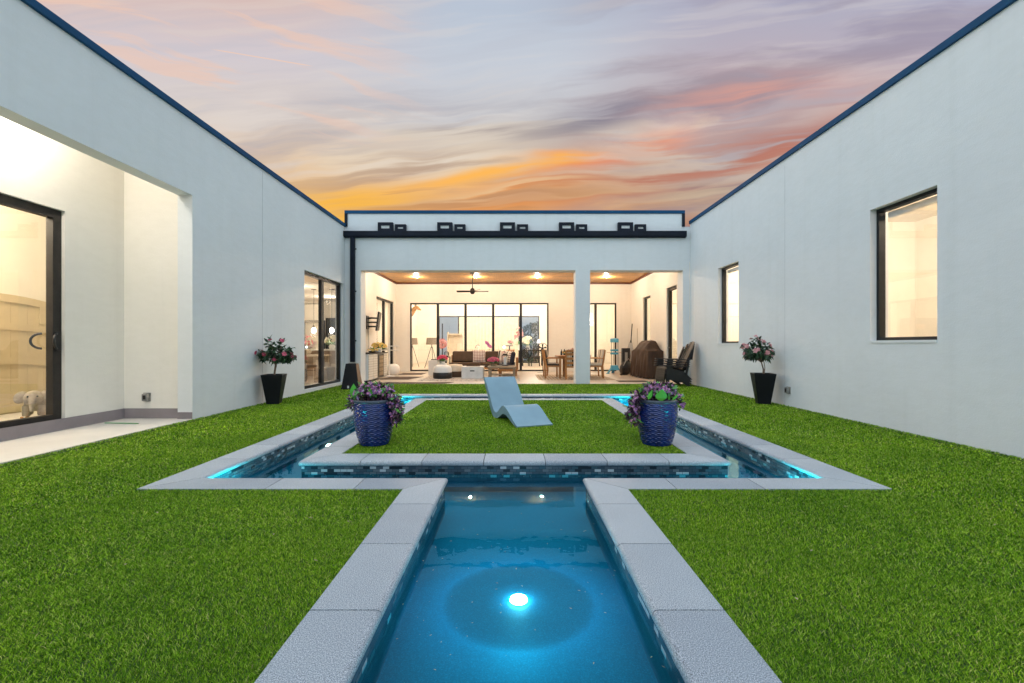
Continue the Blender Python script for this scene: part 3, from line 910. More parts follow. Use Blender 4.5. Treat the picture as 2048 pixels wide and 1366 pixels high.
def blue_planter(loc, label, side, seed, big):
    global rnd
    rnd = random.Random(seed)
    t = thing('blue_planter', label, 'planter', loc, 0, 'cobalt planters on the island lawn')
    H = .50
    prof = [(0, .158), (.03, .166), (.12, .190), (.24, .210), (.34, .219), (.42, .219), (.468, .214)]
    def rad(z):
        for (z0, r0), (z1, r1) in zip(prof, prof[1:]):
            if z <= z1:
                f = (z - z0) / (z1 - z0); return r0 + (r1 - r0) * f
        return prof[-1][1]
    nu, nz = 168, 150
    vs = []; fs = []
    rows = 21
    for j in range(nz + 1):
        z = .468 * j / nz
        for k in range(nu):
            a = 2 * math.pi * k / nu
            row = z / .468 * rows
            wob = .32 * math.cos(18 * a) * (1 if int(row) % 2 else -1)
            ph = row + .22 * math.cos(18 * a)
            rel = abs(math.sin(math.pi * ph)) ** .7 * (.75 + .35 * math.cos(18 * a + math.pi * (int(ph) % 2)))
            e = min(1, z / .02, (.468 - z) / .012 + .05)
            r = rad(z) + (.0075 * rel - .002) * max(0, e)
            vs.append((r * math.cos(a), r * math.sin(a), z))
    for j in range(nz):
        for k in range(nu):
            k2 = (k + 1) % nu
            fs.append((j * nu + k, j * nu + k2, (j + 1) * nu + k2, (j + 1) * nu + k))
    fs.append(tuple(reversed(range(nu))))
    MB().add(vs, fs).build('pot', M['glaze'], t, smooth=75)
    MB().lathe([(.212, .462), (.222, .470), (.224, .490), (.216, .50), (.196, .50), (.190, .485), (.190, .455)], 64, cap0=False, cap1=False).build('rim', M['rim'], t, smooth=50)
    MB().lathe([(.191, .462), (.10, .475), (.02, .482)], 32, cap0=False).build('soil', M['soil'], t)
    lf = MB(); gr = MB(); fw = MB(); st = MB()
    def clump(c, r, nl, nf, ng, fr=.022):
        for _ in range(nl):
            d = rvec(); p = c + Vector((d.x * r[0], d.y * r[1], d.z * r[2])) * rnd.uniform(.35, 1)
            leaf(lf, p, d + rvec() * .6, Vector((0, 0, 1)) + rvec() * .8, rnd.uniform(.03, .055), rnd.uniform(.018, .03), .2, .3, 3)
        for _ in range(ng):
            d = rvec(); p = c + Vector((d.x * r[0], d.y * r[1], abs(d.z) * r[2])) * rnd.uniform(.6, .95)
            leaf(gr, p, d + rvec() * .5, Vector((0, -.4, 1)) + rvec() * .5, rnd.uniform(.045, .075), rnd.uniform(.03, .045), .2, .25, 4)
        for _ in range(nf):
            d = rvec(); d.z = abs(d.z) * .9 if rnd.random() < .75 else d.z
            if d.y > .3: d.y = -d.y
            p = c + Vector((d.x * r[0], d.y * r[1], d.z * r[2])) * rnd.uniform(.9, 1.08)
            for q in range(rnd.randint(2, 5)):
                flower(fw, p + rvec() * .02, d + rvec() * .5, rnd.uniform(.7, 1.15) * fr, 5, .3)
    clump(Vector((-.03 * side, 0, .56)), (.19, .18, .10), 330, 34, 95, .019)
    clump(Vector((-.06, -.02, .60)), (.10, .11, .085), 130, 16, 20, .023)
    clump(Vector((.09, .0, .585)), (.12, .12, .09), 150, 16, 26, .021)
    # a trail of plum leaves hangs over one side of the rim, a short one over the other
    for k in range(26):
        f = k / 25
        clump(Vector((side * (.20 + .075 * math.sin(f * 2.2) + rnd.uniform(-.015, .02)), -.05 + rnd.uniform(-.07, .07), .56 - .31 * f)), (.055, .06, .045), 15, 1 if k % 2 else 2, 2 if k % 2 else 1, .017)
    for k in range(9):
        f = k / 8
        clump(Vector((-side * (.20 + .04 * f + rnd.uniform(-.01, .02)), -.04 + rnd.uniform(-.06, .06), .53 - .11 * f)), (.05, .05, .035), 10 if side > 0 else 5, 1, 2, .018)
    for k in range(14):
        a = rnd.uniform(0, 6.28); r = rnd.uniform(.02, .12)
        st.tube([(r * .5 * math.cos(a), r * .5 * math.sin(a), .47), (r * math.cos(a), r * math.sin(a), .55)], .004, 5)
    st.build('stems', M['bark'], t)
    lf.build('foliage', M['plumleaf'], t, recalc=False)
    gr.build('green_foliage', M['freshleaf'], t, recalc=False)
    fw.build('blossoms', M['purpleflower'], t, recalc=False)
    for (p, d, L, W) in big:
        mb = MB(); leaf(mb, p, d, (0, -1, .15), L, W, -.12, -.05, 8)
        mb.build('large_leaf', M['brightleaf'], t, recalc=False, smooth=80)
blue_planter((-1.555, 5.03, 0), 'cobalt blue planter whose purple flowers spill down its right side', +1, 21,
             [((-.215, -.06, .52), (.05, 0, 1), .155, .085), ((.0, -.15, .555), (.05, -.1, 1), .075, .05), ((.10, -.12, .56), (.35, -.2, 1), .08, .055)])
blue_planter((1.60, 5.03, 0), 'cobalt blue planter with one big bright green leaf, trailing at its left side', -1, 33,
             [((-.01, -.185, .495), (.02, -.12, 1), .135, .125), ((-.14, -.16, .51), (.35, -.1, 1), .11, .045), ((.12, -.14, .50), (.6, -.1, .5), .09, .022), ((.15, -.12, .50), (.4, -.1, .8), .085, .018), ((.10, -.12, .50), (-.2, -.1, 1), .075, .03)])

# ------------------------------------------------------------------ wave lounger
def lounger():
    ax = Vector((-.365, .931, 0)).normalized(); cr = Vector((ax.y, -ax.x, 0))
    t = thing('wave_lounger', 'pale blue wave shaped lounger standing alone on the island lawn', 'sun lounger', (.05, 6.0, -.006), math.atan2(cr.y, cr.x))
    top = [(0, .018), (.06, .032), (.18, .085), (.32, .160), (.44, .212), (.53, .231), (.61, .220), (.70, .165), (.80, .105), (.88, .082), (.96, .100), (1.03, .155), (1.10, .235), (1.22, .375), (1.34, .495), (1.44, .575), (1.455, .580)]
    bot = [(0.005, 0.0), (.05, .0), (.18, .028), (.32, .078), (.44, .108), (.53, .112), (.61, .095), (.70, .050), (.80, .012), (.88, .0), (.98, .002), (1.07, .055), (1.16, .150), (1.27, .300), (1.39, .440), (1.475, .545), (1.478, .560)]
    def smooth(p):
        for _ in range(2):
            q = [p[0]]
            for a, b in zip(p, p[1:]):
                q += [(a[0] * .75 + b[0] * .25, a[1] * .75 + b[1] * .25), (a[0] * .25 + b[0] * .75, a[1] * .25 + b[1] * .75)]
            q.append(p[-1]); p = q
        return p
    A, B = smooth(top), smooth(bot)
    n = len(A)
    vs = []; fs = []
    W = .53
    for x in (0, W):
        vs += [(x, s, z) for s, z in A] + [(x, s, z) for s, z in B]
    m = 2 * n
    for k in range(n - 1):
        fs.append((k, k + 1, m + k + 1, m + k))
        fs.append((n + k, m + n + k, m + n + k + 1, n + k + 1))
        fs.append((k, n + k, n + k + 1, k + 1)); fs.append((m + k, m + k + 1, m + n + k + 1, m + n + k))
    fs.append((0, m, m + n, n)); fs.append((n - 1, 2 * n - 1, m + 2 * n - 1, m + n - 1))
    MB().add(vs, fs).build('shell', M['lounger'], t, smooth=35, bevel=.008, seg=3)
lounger()

# ------------------------------------------------------------------ black tapered pedestal at the corner
t = thing('tapered_pedestal', 'tall black tapered pedestal with a brown side, standing on the grass by the downspout', 'pedestal', (-4.07, 11.35, 0), R(5))
mb = MB()
P = lambda w, z: [(-w, -w, z), (w, -w, z), (w, w, z), (-w, w, z)]
mb.add(P(.215, 0) + P(.125, .635), [(3, 2, 1, 0), (4, 5, 6, 7), (0, 1, 5, 4), (1, 2, 6, 5), (2, 3, 7, 6), (3, 0, 4, 7)])
mb.build('body', M['blackpot'], t, bevel=.006)
mb = MB()
o = .003
mb.add([(.215 + o, -.205, .006), (.215 + o, .205, .006), (.125 + o, .12, .63), (.125 + o, -.12, .63), (.214, -.206, .006), (.214, .206, .006), (.124, .121, .63), (.124, -.121, .63)], [(0, 1, 2, 3), (0, 4, 5, 1), (1, 5, 6, 2), (2, 6, 7, 3), (3, 7, 4, 0)])
mb.build('side_panel', M['brownpanel'], t)
mb = MB().box(-.06, -.02, -.219, -.209, .03, .09); mb.build('tag', M['white'], t)
MB().lathe([(.085, .636), (.085, .648), (.06, .648), (.06, .636)], 20).build('top_ring', M['steel'], t)

# ------------------------------------------------------------------ outlets, rod
def outlet(loc, rz, label):
    t = thing('outlet_box', label, 'outlet box', loc, rz, 'weatherproof outlet boxes')
    MB().box(-.055, .055, -.012, 0, -.065, .065).build('back_plate', M['steel'], t, bevel=.004)
    MB().box(-.045, .045, -.06, -.013, -.055, .055).build('cover', M['steel'], t, bevel=.012)
    MB().box(-.02, .02, -.066, -.061, -.03, .03).build('lid', M['bronze'], t)
outlet((XR - .001, 8.17, .28), R(-90), 'grey weatherproof outlet box on the wall beside the pale pink shrub')
outlet((-5.49, 6.749, .32), 0, 'grey weatherproof outlet box on the lit alcove wall above the base band')
t = MB().tube([(-5.72, 6.30, .009), (-5.42, 6.28, .009), (-5.22, 6.26, .009)], .007, 6).build('thin_rod', simple('green_rod', (.08, .30, .10), .5))
tag(t, 'thin green rod lying on the pale alcove floor', 'rod')

# ------------------------------------------------------------------ underwater lamps
M['poollamp'] = emit('cyan_white_lamp', (.35, .92, 1.0), POOL_E)
M['teallamp'] = emit('teal_lamp', (.02, .85, .90), TEAL_E)
def pool_light(loc, label, mat, r, fl):
    t = thing('underwater_lamp', label, 'pool light', loc, 0, 'underwater lamps in the channel floor')
    MB().lathe([(r * 1.12, 0), (r * 1.10, .003), (r, .004)], 24, cap0=False, cap1=False).build('rim', M['steel'], t, smooth=40)
    MB().lathe([(r, .001), (r * .96, .012), (r * .75, .018), (r * .4, .022), (.004, .023)], 24, cap0=False).build('lens', mat, t, smooth=60)
pool_light((.028, 2.455, FZ), 'round glowing lamp under the water nearest the viewer, ringed by a blue halo', M['poollamp'], .048, FZ)
for (x, y, lab) in ((-2.40, 3.98, 'teal glowing lamp under water at the near left corner of the channel'), (2.42, 3.98, 'teal glowing lamp under water at the near right corner of the channel'),
                    (-2.38, 9.62, 'teal glowing lamp under water at the far left corner of the channel'), (2.40, 9.62, 'teal glowing lamp under water at the far right corner of the channel')):
    pool_light((x, y, FZ2), lab, M['teallamp'], .06, FZ2)

# added unseen lamp imitating light reflected off the water's underside; the ramp shapes its ring
l = bpy.data.lights.new('added_halo_light', 'POINT'); l.energy = HALO_W; l.color = (.0, .62, 1.0); l.shadow_soft_size = 0
l.use_nodes = True
lt = l.node_tree; em = lt.nodes['Emission']
ltc = lt.nodes.new('ShaderNodeTexCoord'); lsp = lt.nodes.new('ShaderNodeSeparateXYZ'); lt.links.new(ltc.outputs['Normal'], lsp.inputs[0])
lab_ = lt.nodes.new('ShaderNodeMath'); lab_.operation = 'MULTIPLY'; lab_.inputs[1].default_value = HALO_SIGN; lt.links.new(lsp.outputs[2], lab_.inputs[0])
lr = lt.nodes.new('ShaderNodeValToRGB'); lr.color_ramp.interpolation = 'LINEAR'
e = lr.color_ramp.elements
HS = ((0, 0), (.14, 0), (.20, .14), (.276, .32), (.352, .34), (.375, .153), (.402, .068), (.466, .032), (.62, .014), (.845, .020), (.953, .030), (1, .038))
while len(e) < len(HS): e.new(.5)
for k, (p, q) in enumerate(HS): e[k].position = p; e[k].color = (q, q, q, 1)
lt.links.new(lab_.outputs[0], lr.inputs[0]); lt.links.new(lr.outputs[0], em.inputs['Strength'])
o = bpy.data.objects.new('added_halo_light', l); COL.objects.link(o); o.location = (.028, 2.455, WZ - .012)

# floating specks: bits of grass and leaf on the water
rnd = random.Random(3)
mb = MB()
for _ in range(240):
    while True:
        if rnd.random() < .35: x, y = rnd.uniform(CX0, CX1), rnd.uniform(1.3, 3.7)
        elif rnd.random() < .5: x, y = rnd.uniform(IX0, IX1), IY0 - rnd.uniform(.0, .12) ** 1
        else: x, y = rnd.uniform(FX0, FX1), rnd.uniform(FY0, FY1)
        if in_basin(x, y): break
    a = rnd.uniform(0, 6.28); L = rnd.uniform(.004, .016)
    leaf(mb, (x, y, WZ + .003), (math.cos(a), math.sin(a), 0), (0, 0, 1), L, L * .35, .2, 0, 2)
o = mb.build('floating_debris', leaf_mat('dry_bits', [(.30, .26, .12), (.45, .5, .3), (.2, .14, .07)]), recalc=False)
tag(o, 'small dry leaf bits floating on the channel water', 'debris', kind='stuff')
# a few dry leaves lie on the turf
mb = MB()
for (x, y) in ((-1.02, 2.75), (-1.28, 2.80), (-1.36, 2.55), (-1.0, 2.25), (1.55, 2.35), (1.2, 1.9), (2.2, 3.0), (-2.3, 2.9), (-1.9, 2.2), (2.9, 2.7)):
    a = rnd.uniform(0, 6.28)
    leaf(mb, (x, y, .024), (math.cos(a), math.sin(a), .1), (0, 0, 1), rnd.uniform(.02, .035), .011, .5, .2, 3)
o = mb.build('leaf_litter', leaf_mat('dry_leaves', [(.25, .17, .08), (.35, .28, .17)]), recalc=False)
tag(o, 'few dry brown leaves lying on the turf', 'leaf litter', kind='stuff')
# ------------------------------------------------------------------ stacked garden chairs by the right wall
def stripes(name, cols, axis=0, period=.2, rot=0, rough=.85):
    """flat woven stripes: cols = [(fraction, colour)...] across one period"""
    m, nt, b = newmat(name)
    tc = nt.nodes.new('ShaderNodeTexCoord'); sp = nt.nodes.new('ShaderNodeSeparateXYZ')
    nt.links.new(tc.outputs['Object'], sp.inputs[0])
    d = nt.nodes.new('ShaderNodeMath'); d.operation = 'DIVIDE'; d.inputs[1].default_value = period
    f = nt.nodes.new('ShaderNodeMath'); f.operation = 'FRACT'
    nt.links.new(sp.outputs[axis], d.inputs[0]); nt.links.new(d.outputs[0], f.inputs[0])
    nt.links.new(ramp(nt, f.outputs[0], cols, 'CONSTANT'), b.inputs['Base Color'])
    b.inputs['Roughness'].default_value = rough
    return m

def garden_chair(loc, rz, label):
    """front faces local -y"""
    t = thing('garden_chair', label, 'garden chair', loc, rz, 'black slatted garden chairs in one stack')
    W = .29
    sp = [(-.335, .10), (-.352, .20), (-.345, .29), (-.31, .345), (-.25, .362), (-.17, .352), (-.08, .328), (.01, .30), (.10, .272), (.17, .255)]
    mb = MB()
    for (a, b) in zip(sp, sp[1:]):
        c = ((a[0] + b[0]) / 2, (a[1] + b[1]) / 2); d = Vector((0, b[0] - a[0], b[1] - a[1])); L = d.length * .84
        m = Matrix.Rotation(math.atan2(d.z, d.y), 3, 'X')
        mb.obox((0, c[0], c[1]), (W * 2 - .02, L, .018), m)
    mb.build('seat', M['darkplastic'], t, bevel=.003)
    mb = MB()
    back = lambda s, x: (x, .175 + .34 * s + .05 * s * s, .25 + .83 * s - .06 * s * s - .0)
    for k in range(7):
        x0 = (k - 3) * .068; fan = 1 + .32
        top = 1.0 - .20 * abs((k - 3) / 3) ** 2
        w = .058
        vs = []; n = 6
        for i in range(n + 1):
            s = top * i / n
            xs = x0 * (1 + .30 * s); ww = w * (1 + .28 * s) / 2
            cur = .055 * ((xs) / .25) ** 2
            for sx in (-1, 1):
                y, z = back(s, 0)[1:]
                vs.append((xs + sx * ww, y - cur, z)); vs.append((xs + sx * ww, y - cur + .016, z - .004))
        fs = []
        for i in range(n):
            a = 4 * i; b = a + 4
            fs += [(a, a + 2, b + 2, b), (a + 1, b + 1, b + 3, a + 3), (a, b, b + 1, a + 1), (a + 2, a + 3, b + 3, b + 2)]
        fs += [(0, 1, 3, 2), (4 * n, 4 * n + 2, 4 * n + 3, 4 * n + 1)]
        mb.add(vs, fs)
    for s in (.25, .62):
        y, z = back(s, 0)[1:]
        mb.box(-.26, .26, y + .017, y + .04, z - .03, z + .03)
    mb.build('backrest', M['darkplastic'], t)
    for sx in (-1, 1):
        mb = MB()
        mb.prism([(-.36, .535), (-.36, .56), (.30, .545), (.30, .52)], lambda u, v, d: (d, u, v), sx * (W - .01), sx * (W + .095))
        mb.build('armrest', M['darkplastic'], t, bevel=.006)
        mb = MB()
        mb.prism([(-.345, .0), (-.26, .0), (-.20, .30), (-.15, .534), (-.30, .534), (-.31, .30)], lambda u, v, d: (d, u, v), sx * (W + .005), sx * (W + .03))
        mb.build('front_leg', M['darkplastic'], t)
        mb = MB()
        mb.prism([(-.30, .20), (-.27, .33), (.16, .22), (.40, .0), (.31, .0), (.10, .13)], lambda u, v, d: (d, u, v), sx * (W - .022), sx * (W + .002))
        mb.prism([(.22, .30), (.27, .30), (.31, .52), (.24, .52)], lambda u, v, d: (d, u, v), sx * (W + .003), sx * (W + .025))
        mb.build('rear_leg', M['darkplastic'], t)
    return t
gl = ['lowest black garden chair, its feet on the turf beside the wall', 'second black garden chair up from the turf in the stack', 'third black garden chair up, nested under the topmost chair', 'topmost black slatted garden chair of the stack by the wall']
for k in range(4):
    garden_chair((4.31 + .008 * k, 12.22 + .0 * k, -.004 + .060 * k), R(-90 + 6), gl[k])

# ------------------------------------------------------------------ covered grill
def covered_grill():
    t = thing('covered_grill', 'grill hidden under a long brown canvas cover beside the stacked chairs', 'grill cover', (4.50, 15.15, 0), R(10))
    prof = [(-.31, .02), (-.295, .35), (-.28, .70), (-.27, .90), (-.23, .985), (-.13, 1.13), (-.04, 1.20), (.06, 1.215), (.14, 1.19), (.20, 1.10), (.25, .98), (.27, .90), (.285, .70), (.30, .35), (.31, .02)]
    nv = 84; nu = 60; Lh = .62
    def at(f):
        s = f * (len(prof) - 1); i = min(int(s), len(prof) - 2); e = s - i
        return (prof[i][0] + (prof[i + 1][0] - prof[i][0]) * e, prof[i][1] + (prof[i + 1][1] - prof[i][1]) * e)
    def ss(x, a, b):
        x = max(0, min(1, (x - a) / (b - a))); return x * x * (3 - 2 * x)
    def fn(u, v):
        y = -Lh + 2 * Lh * u
        x, z = at(v)
        w = abs(2 * u - 1)
        if z > .90: z = .90 + (z - .90) * (1 - .93 * ss(w, .50, .80)) + .035 * (1 - ss(w, .8, 1))
        lo = max(0, 1 - z / .95)
        pl = .030 * lo * math.sin(u * 34 + 2.2 * math.sin(v * 4 + u * 5)) + .014 * lo * math.sin(u * 71 + z * 4) + .008 * math.sin(u * 17 + z * 9)
        sgn = 1 if x > 0 else -1
        if z < .9: x = x + sgn * pl
        z += .010 * math.sin(u * 21 + x * 14) if z > .85 else (.018 * math.sin(u * 27) * max(0, 1 - z / .1) + 0)
        return (x, y, max(.012, z))
    mb = MB().grid(nu, nv, fn)
    for u, sg in ((0, -1), (1, 1)):
        pts = [fn(u, k / nv) for k in range(nv + 1)]
        m = []; rows = 14
        for j in range(rows + 1):
            w = j / rows
            for p in pts:
                x = p[0] * (1 - w)
                fold = .020 * math.sin(x * 38 + 1.5 * math.sin(p[2] * 3)) * max(0, 1 - p[2] / 1.0) + .010 * math.sin(p[2] * 9 + x * 10)
                m.append((x, p[1] + sg * (.035 + fold) * min(1, w * 3), p[2]))
        mb.add(m, [(j * (nv + 1) + k, (j + 1) * (nv + 1) + k, (j + 1) * (nv + 1) + k + 1, j * (nv + 1) + k + 1) for j in range(rows) for k in range(nv)])
    mb.build('canvas_cover', M['coverbrown'], t, smooth=60)
    for sx in (-.2, .2):
        for sy in (-.5, .5):
            MB().tube([(sx - .02, sy, .035), (sx + .02, sy, .035)], .033, 12).build('wheel', M['darkplastic'], t)
covered_grill()

# ------------------------------------------------------------------ dining group
rug = MB().box(.80, 3.20, 14.10, 16.6, .001, .009)
m, nt, b = newmat('pale_woven_rug')
v = coord(nt); wv = nt.nodes.new('ShaderNodeTexWave'); wv.inputs['Scale'].default_value = 3; wv.inputs['Distortion'].default_value = 3; nt.links.new(v, wv.inputs['Vector'])
nt.links.new(ramp(nt, wv.outputs['Fac'], [(.3, (.48, .40, .30)), (.7, (.30, .25, .18))]), b.inputs['Base Color']); b.inputs['Roughness'].default_value = .95
tag(rug.build('dining_rug', m), 'beige woven rug under the teak dining table', 'rug')

t = thing('dining_table', 'round teak dining table behind the white column', 'dining table', (2.02, 15.25, .009))
MB().lathe([(.60, .70), (.615, .71), (.615, .735), (.60, .742)], 48).build('tabletop', M['teak'], t, smooth=40)
MB().lathe([(.50, .63), (.50, .70)], 40).build('apron', M['teak'], t, smooth=40)
for a in (45, 135, 225, 315):
    x, y = .40 * math.cos(R(a)), .40 * math.sin(R(a))
    MB().box(x - .035, x + .035, y - .035, y + .035, 0, .63).build('leg', M['teak'], t)

M['striped'] = stripes('black_beige_stripe_cloth', [(0, (.02, .018, .02)), (.24, (.62, .57, .48)), (.34, (.28, .24, .20)), (.42, (.62, .57, .48)), (.62, (.62, .57, .48)), (.70, (.28, .24, .2)), (.78, (.62, .57, .48))], 0, .235)
def dining_chair():
    """front faces local -y"""
    t = thing('dining_chair', '', 'dining chair', (0, 0, 0))
    for sx in (-1, 1):
        MB().bar((sx * .25, -.23, 0), (sx * .25, -.23, .64), .045, .045).build('leg', M['teak'], t)
        MB().tube([(sx * .235, .25, 0), (sx * .235, .22, .42), (sx * .235, .30, .92)], .027, 4).build('leg', M['teak'], t)
        MB().box(sx * .25 - .03, sx * .25 + .03, -.26, .235, .641, .665).build('armrest', M['teak'], t, bevel=.006)
    mb = MB(); mb.box(-.225, .225, -.22, .22, .37, .42); mb.build('seat_frame', M['teak'], t)
    mb = MB()
    for z, y in ((.52, .233), (.66, .255), (.80, .277), (.90, .293)): mb.obox((0, y, z), (.45, .022, .075), Matrix.Rotation(R(-9), 3, 'X'))
    mb.build('backrest', M['teak'], t)
    mb = MB(); mb.box(-.22, .22, -.24, .20, .421, .475); mb.build('seat_cushion', M['striped'], t, bevel=.018)
    mb = MB(); mb.obox((0, .225, .70), (.44, .05, .46), Matrix.Rotation(R(-9), 3, 'X')); mb.build('back_cushion', M['striped'], t, bevel=.018)
    return t
first = dining_chair()
CH = [((1.30, 14.86), 86, 'teak dining chair with striped cushions nearest the floor fan, seen side on'),
      ((1.36, 15.75), 70, 'teak dining chair with striped cushions on the far left side of the round table'),
      ((1.93, 14.44), 172, 'teak dining chair with its back to the lawn, half hidden by the white column'),
      ((2.72, 14.95), -97, 'teak dining chair with striped cushions just right of the white column, front one of two'),
      ((2.78, 15.55), -82, 'teak dining chair right of the white column, rear one of two'),]
for k, ((x, y), a, lab) in enumerate(CH):
    o = first if k == 0 else copy_tree(first)
    o.location = (x, y, .010); o.rotation_euler = (0, 0, R(a)); o['label'] = lab; o['group'] = 'teak chairs round the dining table'
# table setting
rnd = random.Random(8)
def bottle(loc, h, r, label, mat):
    o = MB().lathe([(r, 0), (r, h * .62), (r * .4, h * .78), (r * .36, h)], 14, loc).build('bottle', mat, None, smooth=40)
    tag(o, label, 'bottle', 'dark bottles on the dining table')
bottle((1.62, 15.2, .752), .20, .035, 'thin dark bottle on the dining table, farthest from the column', M['darkplastic'])
bottle((1.74, 15.35, .752), .21, .042, 'middle dark bottle of the three on the dining table', M['bronze'])
bottle((1.86, 15.2, .752), .20, .045, 'broad dark bottle beside the flowers on the dining table', M['darkplastic'])
def bouquet(loc, label, mats, r, h, vase, n=30, vh=.16, vr=.05, leafm='freshleaf', name='flower_vase', group=None, fr=.035, vmat=None):
    t = thing(name, label, 'flowers', loc, 0, group)
    MB().lathe([(vr * .75, 0), (vr, vh * .5), (vr * .8, vh), (vr * .7, vh)], 18).build('vase', vmat or M[vase], t, smooth=50)
    fw = MB(); lf = MB()
    c = Vector((0, 0, vh + h * .45))
    for k in range(n):
        d = rvec(); d.z = abs(d.z) * 1.1 - .15
        p = c + Vector((d.x * r, d.y * r, d.z * h * .6))
        flower(fw, p, d + Vector((0, -.4, .2)), fr * rnd.uniform(.8, 1.2), 6, .5)
    for k in range(n):
        d = rvec(); d.z = abs(d.z) * .6 - .1
        leaf(lf, Vector((0, 0, vh)) + d * r * .4, d + Vector((0, 0, .4)), (0, 0, 1), r * .9, r * .3, .2, .4, 3)
    fw.build('blossoms', M[mats], t, recalc=False)
    lf.build('foliage', M[leafm], t, recalc=False)
    return t
bouquet((2.05, 15.3, .752), 'pale pink flowers in a low pot on the dining table beside the column', 'paleflower', .19, .16, 'white', 34, .06, .09)
bouquet((1.82, 15.42, .752), 'low bowl of yellow flowers in the middle of the dining table', 'yellowflower', .16, .08, 'white', 30, .05, .10)

# ------------------------------------------------------------------ floor fan
t = thing('floor_fan', 'black round pedestal fan standing in front of the slider end', 'fan', (1.17, 18.0, 0))
MB().lathe([(.22, 0), (.22, .012), (.06, .03), (.02, .05)], 28).build('base', M['steel'], t, smooth=40)
MB().tube([(0, 0, .03), (0, 0, .83)], .013, 8).build('pole', M['darkplastic'], t)
hc = Vector((-.02, -.10, .97)); fr = .205
mb = MB()
mb.tube([hc + Vector((fr * math.cos(a), 0, fr * math.sin(a))) for a in [2 * math.pi * k / 32 for k in range(33)]], .012, 6, False)
for k in range(20):
    a = 2 * math.pi * k / 20
    mb.tube([hc + Vector((.04 * math.cos(a), -.04, .04 * math.sin(a))), hc + Vector((fr * .7 * math.cos(a), -.05, fr * .7 * math.sin(a))), hc + Vector((fr * math.cos(a), 0, fr * math.sin(a)))], .0016, 4)
mb.build('guard', M['darkplastic'], t)
for k in range(5):
    a = 2 * math.pi * k / 5 + .3
    e = Vector((math.cos(a), 0, math.sin(a))); f = Vector((-math.sin(a), 0, math.cos(a)))
    mb = MB()
    q = [hc + e * .03 - f * .018, hc + e * .17 - f * .045 + Vector((0, .02, 0)), hc + e * .17 + f * .03 - Vector((0, .02, 0)), hc + e * .03 + f * .018]
    mb.add(q + [p + Vector((0, .004, 0)) for p in q], [(0, 1, 2, 3), (7, 6, 5, 4), (0, 4, 5, 1), (1, 5, 6, 2), (2, 6, 7, 3), (3, 7, 4, 0)]).build('blade', M['darkplastic'], t)
MB().tube([hc + Vector((0, -.03, 0)), hc + Vector((0, .12, 0)), hc + Vector((0, .13, -.02))], [.045, .05, .02], 12).build('motor', M['darkplastic'], t)
MB().tube([hc + Vector((0, .08, -.03)), (0, 0, .83)], .012, 6).build('neck', M['darkplastic'], t)

# ------------------------------------------------------------------ blue plastic stand, striped parasol, bag, heater box
t = thing('plastic_stand', 'pale blue plastic stand with shelves and splayed feet', 'utility stand', (3.88, 17.3, 0))
def ringbox(z0, z1, w, d):
    return cells([-w, w, -w + .03, w - .03], [-d, d, -d + .03, d - .03], lambda x, y: not (abs(x) < w - .03 and abs(y) < d - .03), z0, z1, lambda u, v, q: (u, v, q))
MB().lathe([(.155, 1.20), (.16, 1.22), (.16, 1.32), (.145, 1.35), (.05, 1.36)], 24).build('top_cap', M['bluep'], t, smooth=40)
for z in (.74, .86):
    mb = MB().lathe([(.15, z), (.155, z + .01), (.155, z + .065), (.145, z + .075)], 24); mb.build('shelf', M['bluep'], t, smooth=40)
for sx, sy in ((-.125, -.05), (.125, -.05), (0, .12)):
    MB().tube([(sx, sy, .25), (sx, sy, 1.21)], .014, 8).build('pole', M['steel'], t)
mb = MB()
mb.tube([(0, 0, .14), (0, 0, .32)], [.17, .145], 20)
for a in (200, 340, 90):
    e = Vector((math.cos(R(a)), math.sin(R(a)), 0))
    mb.bar(e * .12 + Vector((0, 0, .25)), e * .29 + Vector((0, 0, .012)), .10, .03)
    mb.obox(e * .29 + Vector((0, 0, .012)), (.13, .09, .022))
mb.build('foot', M['bluep'], t)
mb = MB()
for s in (-1, 1): mb.bar((s * .14, -.02, .80), (s * .30, -.08, .82), .05, .012)
mb.build('side_tray', M['teak'], t)

M['bw'] = stripes('black_white_diagonal_cloth', [(0, (.03, .03, .03)), (.42, (.72, .72, .70))], 2, .042)
t = thing('folded_parasol', 'folded black and white striped parasol leaning in the corner, dark handle up', 'parasol', (4.60, 17.95, 0), R(20))
pl = [(0, 0, 0), (.06, .02, .62), (.14, .05, 1.33)]
MB().tube([(.09, .03, .85), (.20, .06, 1.95)], [.016, .022], 8).build('handle', M['darkplastic'], t)
nu, nv = 48, 14
def cloth(u, v):
    a = 2 * math.pi * u
    z = .02 + 1.18 * v
    r = (.03 + .15 * math.sin(math.pi * min(1, (1 - v) * .62 + .06)) ) * (1 + .14 * math.cos(9 * a))
    return (r * math.cos(a) + .105 * v, r * .75 * math.sin(a) + .03 * v, z)
MB().grid(nu, nv, cloth).build('canopy', M['bw'], t, smooth=60)
MB().tube([(.105, .03, 1.14), (.13, .04, 1.30)], [.045, .025], 10).build('hub', M['darkplastic'], t)
o = MB().tube([(4.80, 17.45, 0), (4.845, 17.62, 1.75)], .008, 6).build('thin_pole', M['greywood'])
tag(o, 'very thin pale pole leaning on the wall beside the folded parasol', 'pole')

